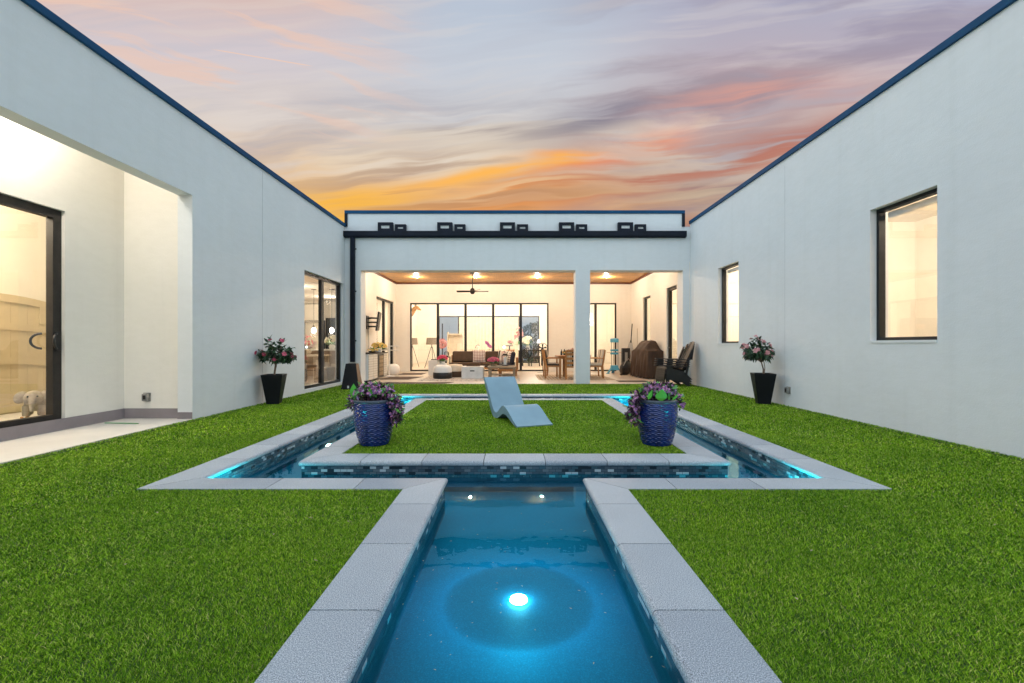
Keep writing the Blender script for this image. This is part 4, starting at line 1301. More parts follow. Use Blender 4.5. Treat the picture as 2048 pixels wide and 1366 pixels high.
t = thing('heater_box', 'tall black box with a small pale screen standing in front of the parasol', 'box', (4.30, 17.25, 0))
MB().box(-.15, .15, -.09, .09, 0, .98).build('case', M['darkplastic'], t, bevel=.01)
MB().box(-.05, .05, -.096, -.091, .50, .82).build('front_panel', M['steel'], t)
t = thing('canvas_bag', 'slumped black canvas bag on the terrace floor in front of the black box', 'bag', (4.10, 16.55, 0), R(12))
rnd = random.Random(4)
mb = MB()
def bag(u, v):
    a = 2 * math.pi * u; z = v
    r = math.sin(math.pi * (.06 + .90 * v)) ** .6
    return (.27 * r * math.cos(a) * (1 + .10 * math.sin(3 * a + 5 * v)) + .10 * v, .17 * r * math.sin(a) * (1 + .12 * math.sin(4 * a)), .002 + .50 * v * (1 + .08 * math.sin(2 * a)) )
mb.grid(36, 16, bag).build('bag_body', M['darkplastic'], t, smooth=60)
MB().tube([(-.12, -.12, .34), (-.05, -.17, .52), (.08, -.14, .60), (.17, -.10, .50), (.2, -.10, .36)], .014, 6).build('strap', M['steel'], t, smooth=60)
for x in (-.14, .12): MB().obox((x, -.165, .20), (.15, .04, .16), Matrix.Rotation(R(8), 3, 'Z')).build('pocket', M['bronze'], t, bevel=.015)
MB().tube([(-.25, -.14, .045), (-.20, -.14, .045)], .045, 14).build('wheel', M['darkplastic'], t)

# ------------------------------------------------------------------ floor mats and the lounge rug
def mat_quad(name, pts, mat, label, cat, h=.008, group=None):
    mb = MB().prism(pts, lambda u, v, d: (u, v, d), .001, h)
    return tag(mb.build(name, mat), label, cat, group)
mat_quad('door_mat', [(-4.25, 14.35), (-3.35, 14.35), (-3.1, 15.55), (-4.25, 15.55)], M['mat'], 'dark brown mat on the tiles in front of the white cabinet', 'mat', group='dark mats on the terrace')
mat_quad('door_mat', [(-4.0, 12.80), (-1.95, 12.80), (-1.75, 13.25), (-3.7, 13.25)], M['mat'], 'long dark brown mat along the front edge of the terrace', 'mat', group='dark mats on the terrace')
mat_quad('door_mat', [(-4.3, 16.6), (-3.4, 16.6), (-3.4, 17.6), (-4.3, 17.6)], M['mat'], 'brown mat in front of the slider behind the white towel rack', 'mat', group='dark mats on the terrace')
mat_quad('door_mat', [(3.15, 13.35), (4.05, 13.35), (4.05, 13.85), (3.15, 13.85)], M['mat'], 'small dark mat on the tiles before the covered grill', 'mat', group='dark mats on the terrace')
m, nt, b = newmat('black_white_rug')
v = coord(nt, (1, 1, 1), (0, 0, R(33)))
br = nt.nodes.new('ShaderNodeTexBrick'); br.inputs['Scale'].default_value = 1; br.inputs['Brick Width'].default_value = .55; br.inputs['Row Height'].default_value = .13; br.inputs['Mortar Size'].default_value = .016
br.inputs['Color1'].default_value = (.66, .62, .56, 1); br.inputs['Color2'].default_value = (.62, .58, .52, 1); br.inputs['Mortar'].default_value = (.06, .05, .05, 1)
nt.links.new(v, br.inputs['Vector']); nt.links.new(br.outputs['Color'], b.inputs['Base Color']); b.inputs['Roughness'].default_value = .95
mat_quad('lounge_rug', [(-2.95, 13.75), (.2, 13.75), (.2, 16.3), (-2.95, 16.3)], m, 'pale rug with black broken lines under the fire pit and ottoman', 'rug')

# ------------------------------------------------------------------ fire pit, ottomans, side tables
t = thing('fire_pit', 'low white square fire pit with a dark handle slot, in the middle of the seating', 'fire pit', (-1.335, 14.93, .009))
w = .355; h = .385
mb = cells([-w, w, -.22, .22], [-w, w, -.10, .10], lambda x, y: not (abs(x) < .22 and abs(y) < .10), h - .03, h, lambda a, b_, z: (a, b_, z))
mb.build('top_slab', M['whiteconc'], t)
mb = MB().box(-w + .006, w - .006, -w + .006, w - .006, 0, h - .031); mb.build('body', M['whiteconc'], t, bevel=.006)
MB().box(-.07, .07, -w + .001, -w + .0055, .235, .27).build('handle_slot', M['darkplastic'], t)
mb = MB()
rnd = random.Random(6)
for _ in range(90): mb.ball((rnd.uniform(-.21, .21), rnd.uniform(-.09, .09), h - .018 + rnd.uniform(0, .035)), (.022, .018, .016), 6, 4)
mb.build('lava_rock', simple('lava_stones', (.10, .07, .055), .9, var=.5), t, kind='stuff')

t = thing('ottoman', 'round ottoman, white above and black below, left of the fire pit', 'ottoman', (-2.32, 14.72, .009), 0, 'round ottomans by the fire pit')
MB().lathe([(.28, 0), (.305, .02), (.312, .10), (.305, .195), (.30, .20)], 40).build('lower_band', M['darkplastic'], t, smooth=50)
MB().lathe([(.30, .201), (.302, .22), (.295, .33), (.26, .40), (.18, .425), (.05, .432)], 40).build('seat', M['white'], t, smooth=60)
t = thing('ottoman', 'round ottoman with a pale top and brown band, behind the black and white one', 'ottoman', (-2.02, 15.45, .009), 0, 'round ottomans by the fire pit')
MB().lathe([(.27, 0), (.295, .02), (.30, .10), (.295, .195)], 40).build('lower_band', M['cushion'], t, smooth=50)
MB().lathe([(.295, .196), (.298, .22), (.29, .36), (.255, .42), (.05, .44)], 40).build('seat', M['cream'], t, smooth=60)
bouquet((-2.47, 15.6, .46), 'crimson flowers heaped in a round pot on a white pedestal beside the ottoman', 'redflower', .17, .2, 'white', 60, .07, .10, fr=.05)
o = MB().lathe([(.16, 0), (.16, .43), (.15, .445)], 28, (-2.47, 15.6, .009)).build('round_pedestal', M['white'], None, smooth=40)
tag(o, 'small white round pedestal under the crimson flowers', 'pedestal')
t = thing('white_cube_table', 'tall white box table standing before the slider mullion', 'side table', (-2.88, 16.35, 0))
MB().box(-.18, .18, -.18, .18, 0, .56).build('box_body', M['white'], t, bevel=.006)
o = MB().box(-.12, .12, -.10, .10, 0, .03).build('tray', M['darkplastic'], None)
o.location = (-2.86, 16.35, .561); tag(o, 'flat black tray lying on the tall white box table', 'tray')
t = thing('black_side_table', 'slim black metal side table at the left end of the sofa', 'side table', (-2.58, 17.35, 0))
MB().box(-.14, .14, -.14, .14, .62, .66).build('tabletop', M['darkplastic'], t)
for sx in (-.125, .125):
    for sy in (-.125, .125): MB().box(sx - .012, sx + .012, sy - .012, sy + .012, 0, .62).build('leg', M['darkplastic'], t)
def lantern(loc, w, h, label, body):
    t = thing('lantern', label, 'lantern', loc, 0, 'black lanterns on the terrace')
    MB().box(-w, w, -w, w, 0, .03).build('base', M['darkplastic'], t)
    mb = MB()
    for sx in (-1, 1):
        for sy in (-1, 1): mb.box(sx * w - sx * .0 - .008, sx * w + .008, sy * w - .008, sy * w + .008, .03, h * .72)
    mb.build('post', M['darkplastic'], t)
    mb = MB(); P = lambda q, z: [(-q, -q, z), (q, -q, z), (q, q, z), (-q, q, z)]
    mb.add(P(w * 1.15, h * .72) + P(w * .6, h * .86), [(3, 2, 1, 0), (4, 5, 6, 7), (0, 1, 5, 4), (1, 2, 6, 5), (2, 3, 7, 6), (3, 0, 4, 7)])
    mb.tube([(-.03, 0, h * .86), (-.03, 0, h * .95), (0, 0, h), (.03, 0, h * .95), (.03, 0, h * .86)], .006, 6)
    mb.build('lid', M['darkplastic'], t)
    MB().lathe([(w * .55, .03), (w * .55, h * .62)], 16).build('candle', body, t, smooth=40)
lantern((-2.58, 17.35, .661), .07, .22, 'small black lantern on the slim black side table', M['white'])
lantern((-.28, 14.95, .415), .10, .46, 'tall black lantern with a white candle on the wooden low table', M['white'])

# ------------------------------------------------------------------ L shaped sofa
t = thing('corner_sofa', 'corner sofa with teak base and brown cushions facing the lawn', 'sofa', (-1.1, 17.0, 0))
mb = MB()
mb.box(-1.35, 1.10, -.05, .80, .18, .26); mb.box(.55, 1.25, -1.35, -.052, .18, .26)
mb.build('frame', M['teak'], t, bevel=.005)
for x, y in ((-1.28, 0), (-1.28, .72), (1.15, .72), (.62, -1.28), (1.18, -1.28), (.62, -.1)):
    MB().box(x - .04, x + .04, y - .04, y + .04, 0, .18).build('leg', M['teak'], t)
MB().box(-1.35, 1.10, .76, .84, .262, .70).build('back_frame', M['teak'], t)
MB().box(1.19, 1.27, -1.35, .755, .262, .66).build('back_frame', M['teak'], t)
for x0, x1 in ((-1.33, -.15), (-.13, .56)):
    MB().box(x0, x1, -.04, .74, .262, .43).build('seat_cushion', M['cushion'], t, bevel=.035, seg=3)
MB().box(.58, 1.16, -1.33, .74, .262, .43).build('seat_cushion', M['navycush'], t, bevel=.035, seg=3)
for x0, x1 in ((-1.28, -.45), (.0, .62)):
    MB().obox(((x0 + x1) / 2, .60, .645), (x1 - x0, .17, .42), Matrix.Rotation(R(-10), 3, 'X')).build('back_cushion', M['cushion'], t, bevel=.05, seg=3)
for y0, y1 in ((-1.30, -.70), (-.66, .0)):
    MB().obox((1.07, (y0 + y1) / 2, .64), (.16, y1 - y0, .42), Matrix.Rotation(R(10), 3, 'Y')).build('back_cushion', M['navycush'], t, bevel=.05, seg=3)
# loose pillows
def pillow(loc, rot, size, mat, label, th=.15):
    mb = MB()
    n = 12
    def fn(sgn):
        def f(u, v):
            a, b_ = 2 * u - 1, 2 * v - 1
            e = (max(0, 1 - a * a) * max(0, 1 - b_ * b_)) ** .45
            k = 1 - .07 * (a * a * b_ * b_ * 0 + (1 - abs(a)) * (1 - abs(b_))) + .06 * a * a * b_ * b_
            return (a * size / 2 * k, sgn * th / 2 * e, b_ * size / 2 * k)
        return f
    mb.grid(n, n, fn(1)); mb.grid(n, n, fn(-1))
    o = mb.build('pillow', mat, None, smooth=60)
    o.location = loc; o.rotation_euler = rot
    tag(o, label, 'pillow', 'loose pillows on the corner sofa')
m, nt, b = newmat('checked_cloth')
v = coord(nt)
def frac_line(axis, per, wdt):
    sp = nt.nodes.new('ShaderNodeSeparateXYZ'); nt.links.new(v, sp.inputs[0])
    d = nt.nodes.new('ShaderNodeMath'); d.operation = 'DIVIDE'; d.inputs[1].default_value = per
    f = nt.nodes.new('ShaderNodeMath'); f.operation = 'FRACT'; c = nt.nodes.new('ShaderNodeMath'); c.operation = 'LESS_THAN'; c.inputs[1].default_value = wdt
    nt.links.new(sp.outputs[axis], d.inputs[0]); nt.links.new(d.outputs[0], f.inputs[0]); nt.links.new(f.outputs[0], c.inputs[0]); return c.outputs[0]
mx = nt.nodes.new('ShaderNodeMath'); mx.operation = 'MAXIMUM'
nt.links.new(frac_line(0, .062, .3), mx.inputs[0]); nt.links.new(frac_line(2, .062, .3), mx.inputs[1])
nt.links.new(ramp(nt, mx.outputs[0], [(0, (.75, .72, .68)), (1, (.24, .12, .11))]), b.inputs['Base Color']); b.inputs['Roughness'].default_value = .9
pillow((-1.33, 17.38, .665), (R(-16), 0, R(3)), .47, m, 'white pillow with a brown check, between the two brown back cushions')
pillow((-.40, 17.30, .655), (R(-14), 0, R(-28)), .46, stripes('broad_bw_cloth', [(0, (.03, .03, .03)), (.35, (.72, .69, .62))], 0, .19), 'broad black and white striped pillow at the sofa corner')
pillow((-.31, 17.10, .64), (R(-14), 0, R(-38)), .42, stripes('fine_pink_cloth', [(0, (.45, .20, .20)), (.4, (.76, .68, .62))], 2, .05), 'pink and white finely striped pillow in front of the broad striped one')
pillow((-.18, 16.85, .65), (R(-12), 0, R(-58)), .46, stripes('cream_black_cloth', [(0, (.72, .68, .6)), (.6, (.04, .04, .04)), (.85, (.72, .68, .6))], 0, .22), 'cream pillow with black bands on the short arm of the sofa')
pillow((-.12, 16.55, .65), (R(-12), 0, R(-75)), .42, stripes('zigzag_cloth', [(0, (.7, .66, .6)), (.5, (.35, .22, .2))], 2, .08), 'pale pillow with thin brown lines at the front of the short sofa arm')
pillow((-.15, 17.35, .70), (R(-10), 0, R(-45)), .44, M['teak'], 'orange tan pillow tucked deepest in the sofa corner')

# wooden low table in front
t = thing('low_table', 'weathered wood low table carrying a lantern and pink flowers', 'coffee table', (-.38, 14.93, .009))
mb = MB()
for k in range(5): mb.box(-.47, .47, -.33 + k * .133, -.33 + k * .133 + .126, .33, .395)
mb.build('tabletop', M['greywood'], t, bevel=.004)
for sx in (-.40, .40):
    for sy in (-.27, .27): MB().box(sx - .04, sx + .04, sy - .04, sy + .04, 0, .329).build('leg', M['greywood'], t)
MB().box(-.36, .36, -.22, .22, .10, .12).build('shelf', M['greywood'], t)
bouquet((-.66, 14.85, .415), 'pink chrysanthemums in a basket on the low wooden table', 'pinkflower', .19, .17, 'greywood', 90, .10, .13, fr=.04)

# ------------------------------------------------------------------ left wall: cabinet, fridge, tv, rack, stool
def m_fret():
    m, nt, b = newmat('white_fretwork')
    v = coord(nt)
    sp = nt.nodes.new('ShaderNodeSeparateXYZ'); cb = nt.nodes.new('ShaderNodeCombineXYZ'); ad = nt.nodes.new('ShaderNodeMath')
    nt.links.new(v, sp.inputs[0]); nt.links.new(sp.outputs[0], ad.inputs[0]); nt.links.new(sp.outputs[1], ad.inputs[1]); nt.links.new(ad.outputs[0], cb.inputs[0]); nt.links.new(sp.outputs[2], cb.inputs[1])
    br = nt.nodes.new('ShaderNodeTexBrick'); br.inputs['Scale'].default_value = 1; br.inputs['Brick Width'].default_value = .13; br.inputs['Row Height'].default_value = .075; br.inputs['Mortar Size'].default_value = .008
    br.inputs['Color1'].default_value = (.72, .69, .62, 1); br.inputs['Color2'].default_value = (.74, .71, .64, 1); br.inputs['Mortar'].default_value = (.50, .45, .38, 1)
    nt.links.new(cb.outputs[0], br.inputs['Vector']); nt.links.new(br.outputs['Color'], b.inputs['Base Color']); b.inputs['Roughness'].default_value = .5
    return m
t = thing('bar_cabinet', 'white fretwork bar cabinet with a built in drinks fridge along the wall', 'cabinet', (-4.55, 14.25, 0))
MB().box(-.295, .25, -.95, .95, .05, .83).build('carcass', M['white'], t)
MB().box(-.30, .30, -.98, .98, .831, .862).build('countertop', M['bronze'], t, bevel=.004)
for y0, y1 in ((-.94, -.52), (-.50, -.08), (.60, .94)):
    MB().box(.251, .272, y0, y1, .07, .81).build('door', m_fret(), t)
fd = MB().box(.251, .275, -.06, .58, .07, .81).build('fridge_door', M['darkplastic'], t)
MB().box(.276, .280, .06, .52, .13, .76).build('pane', simple('painted_fridge_glow', (.30, .20, .10), .3), fd)  # inner glow of the fridge put into a plain warm pane colour
MB().box(.281, .286, .10, .12, .15, .74).build('handle', M['steel'], fd)
mb = MB()
for z in (.25, .38, .51, .64): mb.box(.2801, .284, .07, .51, z, z + .015)
mb.build('shelf_edge', M['bronze'], fd)
rnd = random.Random(12)
bouquet((-4.42, 14.75, .863), 'orange and yellow flowers with green leaves on the white cabinet', 'yellowflower', .24, .2, 'white', 34, .10, .09, fr=.055)
bouquet((-4.40, 14.05, .863), 'low tray of small yellow flowers at the near end of the white cabinet', 'yellowflower', .15, .06, 'bronze', 24, .05, .12)
t = thing('wall_television', 'black television tilted out on a folding bracket high on the cream wall', 'television', (LW + .002, 14.95, 1.85))
m = Matrix.Rotation(R(8), 3, 'Y')
MB().obox((.38, -.02, .03), (.05, 1.05, .62), m @ Matrix.Rotation(R(13), 3, 'Z')).build('screen_body', M['darkplastic'], t, bevel=.008)
MB().obox((.408, -.02, .03), (.004, 1.01, .58), m @ Matrix.Rotation(R(13), 3, 'Z')).build('screen', simple('grey_glossy_screen', (.03, .03, .035), .12), t)
mb = MB(); mb.box(0, .025, -.12, .12, -.22, .22)
for z in (-.14, .0, .14): mb.bar((.02, .06, z), (.20, -.10, z), .05, .05); mb.bar((.20, -.10, z), (.355, 0, z), .05, .05)
mb.build('bracket', M['darkplastic'], t)
MB().tube([(.02, .02, -.22), (.03, .05, -.5), (.02, .10, -.72), (.04, .02, -.98)], .006, 5).build('cord', M['darkplastic'], t)
t = thing('towel_rack', 'white metal towel rack with two crossbars beside the cabinet', 'towel rack', (-4.35, 15.75, 0))
MB().tube([(0, 0, .0), (0, 0, 1.18)], .026, 10).build('pole', M['white'], t)
for z in (.92, 1.06): MB().tube([(-.28, 0, z), (.34, .02, z)], .015, 8).build('crossbar', M['white'], t)
MB().lathe([(.20, 0), (.20, .02), (.03, .04)], 24).build('base', M['white'], t)
t = thing('drum_stool', 'white rounded ceramic stool on the floor behind the towel rack', 'stool', (-4.45, 16.55, 0))
MB().lathe([(.20, 0), (.25, .08), (.27, .2), (.24, .32), (.17, .385), (.05, .40)], 28).build('stool_body', M['white'], t, smooth=60)

# ------------------------------------------------------------------ rooms: great room
def tripod_lamp(loc, label, rz=0):
    t = thing('tripod_lamp', label, 'floor lamp', loc, rz, 'tripod floor lamps in the great room')
    MB().lathe([(.27, 1.10), (.24, 1.42)], 24, cap0=False, cap1=False).build('lamp_shade', simple('taupe_shade', (.22, .18, .14), .8), t, smooth=40)
    for a in (90, 215, 330):
        e = Vector((math.cos(R(a)), math.sin(R(a)), 0))
        MB().tube([e * .03 + Vector((0, 0, 1.0)), e * .36], .013, 6).build('leg', M['bronze'], t)
    MB().tube([(0, 0, .95), (0, 0, 1.30)], .02, 8).build('stem', M['bronze'], t)
tripod_lamp((-3.85, 21.2, .02), 'tripod floor lamp with taupe shade, standing free behind the first glass panel')
tripod_lamp((-4.95, 22.0, .02), 'second tripod floor lamp standing in for a mirror reflection, against the beige wall panel', 40)  # added copy standing in for the lamp's mirror reflection
o = MB().box(-5.742, -5.70, 21.0, 23.9, .03, 2.30).build('wall_panel', simple('beige_panel', (.45, .36, .25), .6)); tag(o, 'tall beige panel in place of a mirror on the great room wall below the antelope head', 'wall panel')  # plain panel built in place of the wall mirror
# mounted antelope head
t = thing('antelope_trophy', 'tan mounted antelope head high on the great room wall', 'mounted head', (-5.748, 24.6, 2.75))
fur = simple('tan_fur', (.34, .17, .06), .9, var=.25, vscale=12, bmp=(80, .4, .004))
MB().tube([(0, 0, 0), (.12, -.02, .06), (.26, -.05, .20), (.36, -.07, .34), (.43, -.09, .40), (.52, -.12, .38), (.62, -.15, .31), (.70, -.17, .26), (.725, -.175, .245)], [.20, .18, .135, .115, .105, .09, .062, .048, .02], 16).build('head', fur, t, smooth=80)
for s in (-1, 1):
    mb = MB(); leaf(mb, (.40, -.09 + s * .08, .46), (-.25, s * .9, .45), (0, 0, 1), .17, .08, .4, 0, 4); mb.build('ear', fur, t, recalc=False)
    MB().tube([(.44, -.09 + s * .04, .48), (.42, -.09 + s * .06, .60), (.37, -.09 + s * .09, .70), (.34, -.09 + s * .07, .78)], [.02, .017, .012, .004], 8).build('horn', M['bronze'], t, smooth=60)
    MB().ball((.53, -.12 + s * .075, .415), .018, 8, 6).build('eye', M['darkplastic'], t)
# low cream unit with an orange picture, round wall art, orchids, console with flowers
t = thing('cream_plinth', 'cream display plinth with an open lit niche, inside the great room', 'plinth', (-3.18, 24.6, .02))
mb = MB(); mb.box(-.42, -.38, -.2, .2, 0, 1.78); mb.box(-.378, .40, .15, .2, 0, 1.70); mb.box(-.378, .40, -.2, .148, 0, .55); mb.box(-.378, .40, -.2, .148, 1.62, 1.70)
mb.build('plinth_body', M['cream'], t)
o = MB().box(.0, .26, -.02, .0, 0, .62).build('orange_picture', leaf_mat('orange_paint', [(.70, .33, .04)])); o.location = (-3.1, 24.72, .571); tag(o, 'narrow orange picture standing in the niche of the cream plinth', 'picture')
t = thing('round_wreath', 'round floral wreath hanging on a tall dark stand before the far slider', 'wreath', (-4.05, 25.6, .02))
rnd = random.Random(31)
mb = MB()
for k in range(70):
    a = rnd.uniform(0, 6.28); r = .26 * math.sqrt(rnd.random())
    flower(mb, (r * math.cos(a), -.03 - rnd.random() * .05, 1.15 + r * math.sin(a)), (rnd.uniform(-.5, .5), -1, rnd.uniform(-.5, .5)), .07, 5, .4)
mb.build('blossoms', M['paleflower'], t, recalc=False)
MB().tube([(0, .02, 0), (0, .02, 2.3)], .035, 8).build('post', M['darkplastic'], t)
def orchid(loc, label, h):
    t = thing('orchid', label, 'orchid', loc, 0, 'orchids behind the sofa')
    MB().lathe([(.05, 0), (.07, .12), (.065, .13)], 14).build('pot', M['white'], t, smooth=40)
    MB().tube([(0, 0, .12), (.01, 0, h * .6), (-.04, 0, h * .9), (-.12, 0, h)], .006, 6).build('stem', M['freshleaf'], t)
    mb = MB()
    for k in range(9):
        f = k / 8
        flower(mb, (-.14 + .20 * f, -.02, h + .06 - .22 * f + rnd.uniform(-.02, .02)), (rnd.uniform(-.4, .4), -1, .1), .075, 5, .2)
    mb.build('blossoms', M['orchid'], t, recalc=False)
    mb = MB()
    for a in (20, 160, 250): leaf(mb, (0, 0, .13), (math.cos(R(a)), math.sin(R(a)), .5), (0, 0, 1), .22, .07, .1, .4, 4)
    mb.build('foliage', M['freshleaf'], t, recalc=False)
t = thing('console_table', 'long pale console table behind the sofa glass', 'console table', (-1.0, 19.6, .02))
MB().box(-.8, .8, -.18, .18, .68, .72).build('tabletop', M['cream'], t)
for sx in (-.74, .74):
    for sy in (-.14, .14): MB().box(sx - .03, sx + .03, sy - .03, sy + .03, 0, .68).build('leg', M['cream'], t)
orchid((-1.05, 19.6, .741), 'magenta orchid in a white pot on the console table', .42)
t = thing('swan_figurine', 'thin curved dark and white figurine on the console table', 'figurine', (-1.62, 19.6, .741))
MB().tube([(0, 0, 0), (.02, 0, .10), (.10, 0, .17), (.12, 0, .27), (.04, 0, .33), (-.03, 0, .28)], [.05, .03, .018, .016, .018, .006], 8).build('figure_body', M['white'], t, smooth=60)
MB().tube([(-.05, -.01, .22), (.0, -.01, .33), (.08, -.01, .37), (.14, -.01, .33)], .012, 6).build('crest', M['darkplastic'], t)
# right side: dark table with flowers, teapot, chairs
t = thing('hall_table', 'dark narrow table holding lilies, seen through the slider behind the floor fan', 'table', (1.0, 23.6, .02))
MB().box(-.62, .55, -.25, .25, .76, .80).build('tabletop', M['bronze'], t)
for sx in (-.56, .49):
    for sy in (-.2, .2): MB().box(sx - .03, sx + .03, sy - .03, sy + .03, 0, .76).build('leg', M['bronze'], t)
bouquet((.75, 23.6, .821), 'white and yellow lilies in a white jug on the dark hall table', 'whiteflower', .32, .42, 'white', 34, .26, .10, fr=.11)
bouquet((.28, 23.7, .821), 'tall pink blossoms at the near end of the dark hall table', 'paleflower', .20, .9, 'white', 26, .30, .07, fr=.09)
def side_chair(x, y, rz, label):
    t = thing('side_chair', label, 'chair', (x, y, .02), rz, 'dark chairs in the great room')
    MB().box(-.20, .20, -.20, .20, .43, .47).build('seat', M['bronze'], t)
    mb = MB()
    for k in range(5): mb.box(-.19 + k * .085, -.15 + k * .085, .17, .20, .471, .90)
    mb.box(-.2, .2, .165, .205, .90, .95); mb.build('backrest', M['bronze'], t)
    for sx in (-.18, .18):
        for sy in (-.18, .18): MB().box(sx - .02, sx + .02, sy - .02, sy + .02, 0, .43).build('leg', M['bronze'], t)
side_chair(.62, 23.0, R(10), 'dark slatted chair in front of the lilies')
t = thing('dark_stool', 'low dark stool right of the slatted chair behind the glass', 'stool', (1.12, 22.9, .02))
MB().box(-.24, .24, -.16, .16, .44, .52).build('seat', M['darkplastic'], t, bevel=.02)
for sx in (-.2, .2):
    for sy in (-.12, .12): MB().box(sx - .02, sx + .02, sy - .02, sy + .02, 0, .44).build('leg', M['darkplastic'], t)
t = thing('cone_lamp', 'white cone shaded lamp glowing behind the lilies', 'table lamp', (1.32, 23.75, .821))
MB().lathe([(.10, .38), (.03, .58)], 18, cap0=False).build('lamp_shade', emit('white_shade', (.8, .9, 1), 1.2), t)
MB().tube([(0, 0, 0), (0, 0, .40)], .02, 8).build('stem', M['bronze'], t)
MB().lathe([(.08, 0), (.08, .02)], 16).build('base', M['bronze'], t)
t = thing('cake_stand', 'dark flat stand with pale flowers beside the glowing bulb behind the sofa corner', 'stand', (-.18, 20.4, .02))
MB().lathe([(.03, .0), (.03, 1.02), (.16, 1.03), (.16, 1.06)], 18).build('stand_body', M['bronze'], t)
rnd = random.Random(2)
bouquet((-.14, 20.4, 1.085), 'pale pink flowers heaped on the dark flat stand behind the sofa corner', 'paleflower', .13, .16, 'white', 20, .05, .06, fr=.05)
o = MB().ball((-.42, 20.4, 1.0), .05, 12, 8).build('glowing_bulb', emit('cool_bulb', (.75, .9, 1), 14)); tag(o, 'round cool white bulb glowing behind the sofa corner', 'lamp')
# chandelier glimpsed right of the column
t = thing('crystal_chandelier', 'glittering crystal chandelier glimpsed just right of the white column', 'chandelier', (3.55, 21.0, 3.74))
MB().tube([(0, 0, 0), (0, 0, -1.2)], .008, 6).build('rod', M['steel'], t)
mb = MB(); rnd = random.Random(17)
for _ in range(70): mb.ball((rnd.uniform(-.13, .13), rnd.uniform(-.13, .13), -1.18 - rnd.uniform(0, .52)), .024, 6, 4)
mb.build('crystals', emit('crystal_glow', (1, .93, .8), 5), t)
o = MB().box(2.6, 3.06, 23.4, 23.5, .03, 2.3).build('tall_cabinet', simple('taupe_lacquer', (.25, .18, .11), .4)); tag(o, 'tall taupe cabinet just right of the white column', 'cabinet')
# outside behind the far slider; wall extended and raised to block the low sky
o = tag(MB().box(-6.5, 6.5, 34, 34.3, -.05, 6).build('garden_wall', M['stucco']), 'white wall outside beyond the far slider', 'wall')
rnd = random.Random(44)
mb = MB()
for _ in range(2600):
    d = rvec(); p = Vector((1.6 + d.x * 1.25, 32 + d.y * .8, 1.3 + d.z * 1.35)) 
    leaf(mb, p, rvec(), (0, 0, 1), .22, .12, .2, .3, 2)
t = thing('garden_bush', 'dark blue green bush outside beyond the far slider', 'bush', (0, 0, 0))
mb.build('foliage', M['camellia'], t, recalc=False)
MB().tube([(1.4, 32, -.03), (1.45, 32, 1.2)], .06, 8).build('trunk', M['bark'], t)

# ------------------------------------------------------------------ kitchen and dining room in the left wing
def pendant(x, y, label):
    t = thing('pendant_lamp', label, 'pendant lamp', (x, y, 3.08), 0, 'pendant lamps behind the left slider')
    MB().lathe([(.09, -.02), (.09, 0)], 16).build('canopy', M['bronze'], t)
    MB().tube([(0, 0, -.02), (0, 0, -1.30)], .008, 6).build('cord', M['bronze'], t)
    MB().lathe([(.02, -1.28), (.045, -1.33), (.04, -1.36)], 14).build('socket', M['bronze'], t)
    MB().ball((0, 0, -1.46), (.075, .075, .10), 14, 10).build('bulb', emit('pendant_bulb', (1, .88, .68), 25), t, smooth=60)
    point_light('pendant_light', (x, y, 1.45), 8)
pendant(-7.10, 16.0, 'glass pendant lamp seen through the nearer pane of the left slider')
pendant(-6.46, 16.0, 'glass pendant lamp seen through the farther pane of the left slider')
t = thing('kitchen_island', 'pale kitchen counter with flowers behind the left slider', 'kitchen counter', (-6.75, 16.0, .02))
MB().box(-1.0, 1.1, -.5, .5, 0, .88).build('counter_body', simple('taupe_panel', (.40, .32, .24), .5), t)
MB().box(-1.05, 1.15, -.55, .55, .881, .93).build('countertop', M['white'], t)
rnd = random.Random(23)
bouquet((-6.35, 15.75, .951), 'white tulips in a bowl on the kitchen counter', 'whiteflower', .22, .3, 'white', 26, .16, .11, fr=.07)
bouquet((-6.9, 15.0, .80), 'red and cream flowers in a wide bowl on the dining table indoors', 'redflower', .18, .45, 'cream', 30, .16, .16, leafm='camellia', fr=.05)
t = thing('indoor_table', 'pale dining table indoors behind the nearer pane of the left slider', 'dining table', (-6.85, 14.6, .02))
MB().box(-.9, .7, -.5, .6, .71, .76).build('tabletop', M['cream'], t)
for sx in (-.8, .6):
    for sy in (-.4, .5): MB().box(sx - .05, sx + .05, sy - .05, sy + .05, 0, .71).build('leg', M['cream'], t)
def parsons(x, y, rz, label, mat):
    t = thing('upholstered_chair', label, 'chair', (x, y, .02), rz, 'upholstered chairs indoors')
    MB().box(-.23, .23, -.23, .2, .38, .48).build('seat', mat, t, bevel=.02)
    MB().box(-.23, .23, .201, .27, .38, .95).build('backrest', mat, t, bevel=.02)
    for sx in (-.2, .2):
        for sy in (-.2, .22): MB().box(sx - .025, sx + .025, sy - .025, sy + .025, 0, .38).build('leg', M['bronze'], t)
parsons(-6.25, 13.55, R(160), 'taupe upholstered chair nearest the glass of the left slider', simple('taupe_cloth', (.20, .15, .10), .85))
parsons(-5.55, 14.5, R(-100), 'cream upholstered chair behind the farther pane of the left slider', M['cream'])
o = MB().box(-5.75, -5.35, 12.95, 13.45, .02, .45).build('low_bench', M['greywood'], None, bevel=.02); tag(o, 'low wooden bench just inside the left slider', 'bench')
t = thing('drinks_fridge', 'tall dark glass drinks cabinet at the back of the kitchen', 'cabinet', (-7.55, 19.6, .02))
MB().box(-.55, .75, -.2, .3, 0, 2.25).build('carcass', M['darkplastic'], t)
MB().box(-.5, .7, -.206, -.201, .1, 2.2).build('pane', simple('dark_glass', (.03, .035, .04), .08), t)
MB().box(.1, .55, -.215, -.207, 1.75, 1.98).build('lit_shelf', simple('copper_shelf', (.45, .2, .08), .4), t)
t = thing('dark_doorway', 'tall dark framed opening with a pale panel in the kitchen back wall', 'doorway', (-9.0, 20.5, .02))
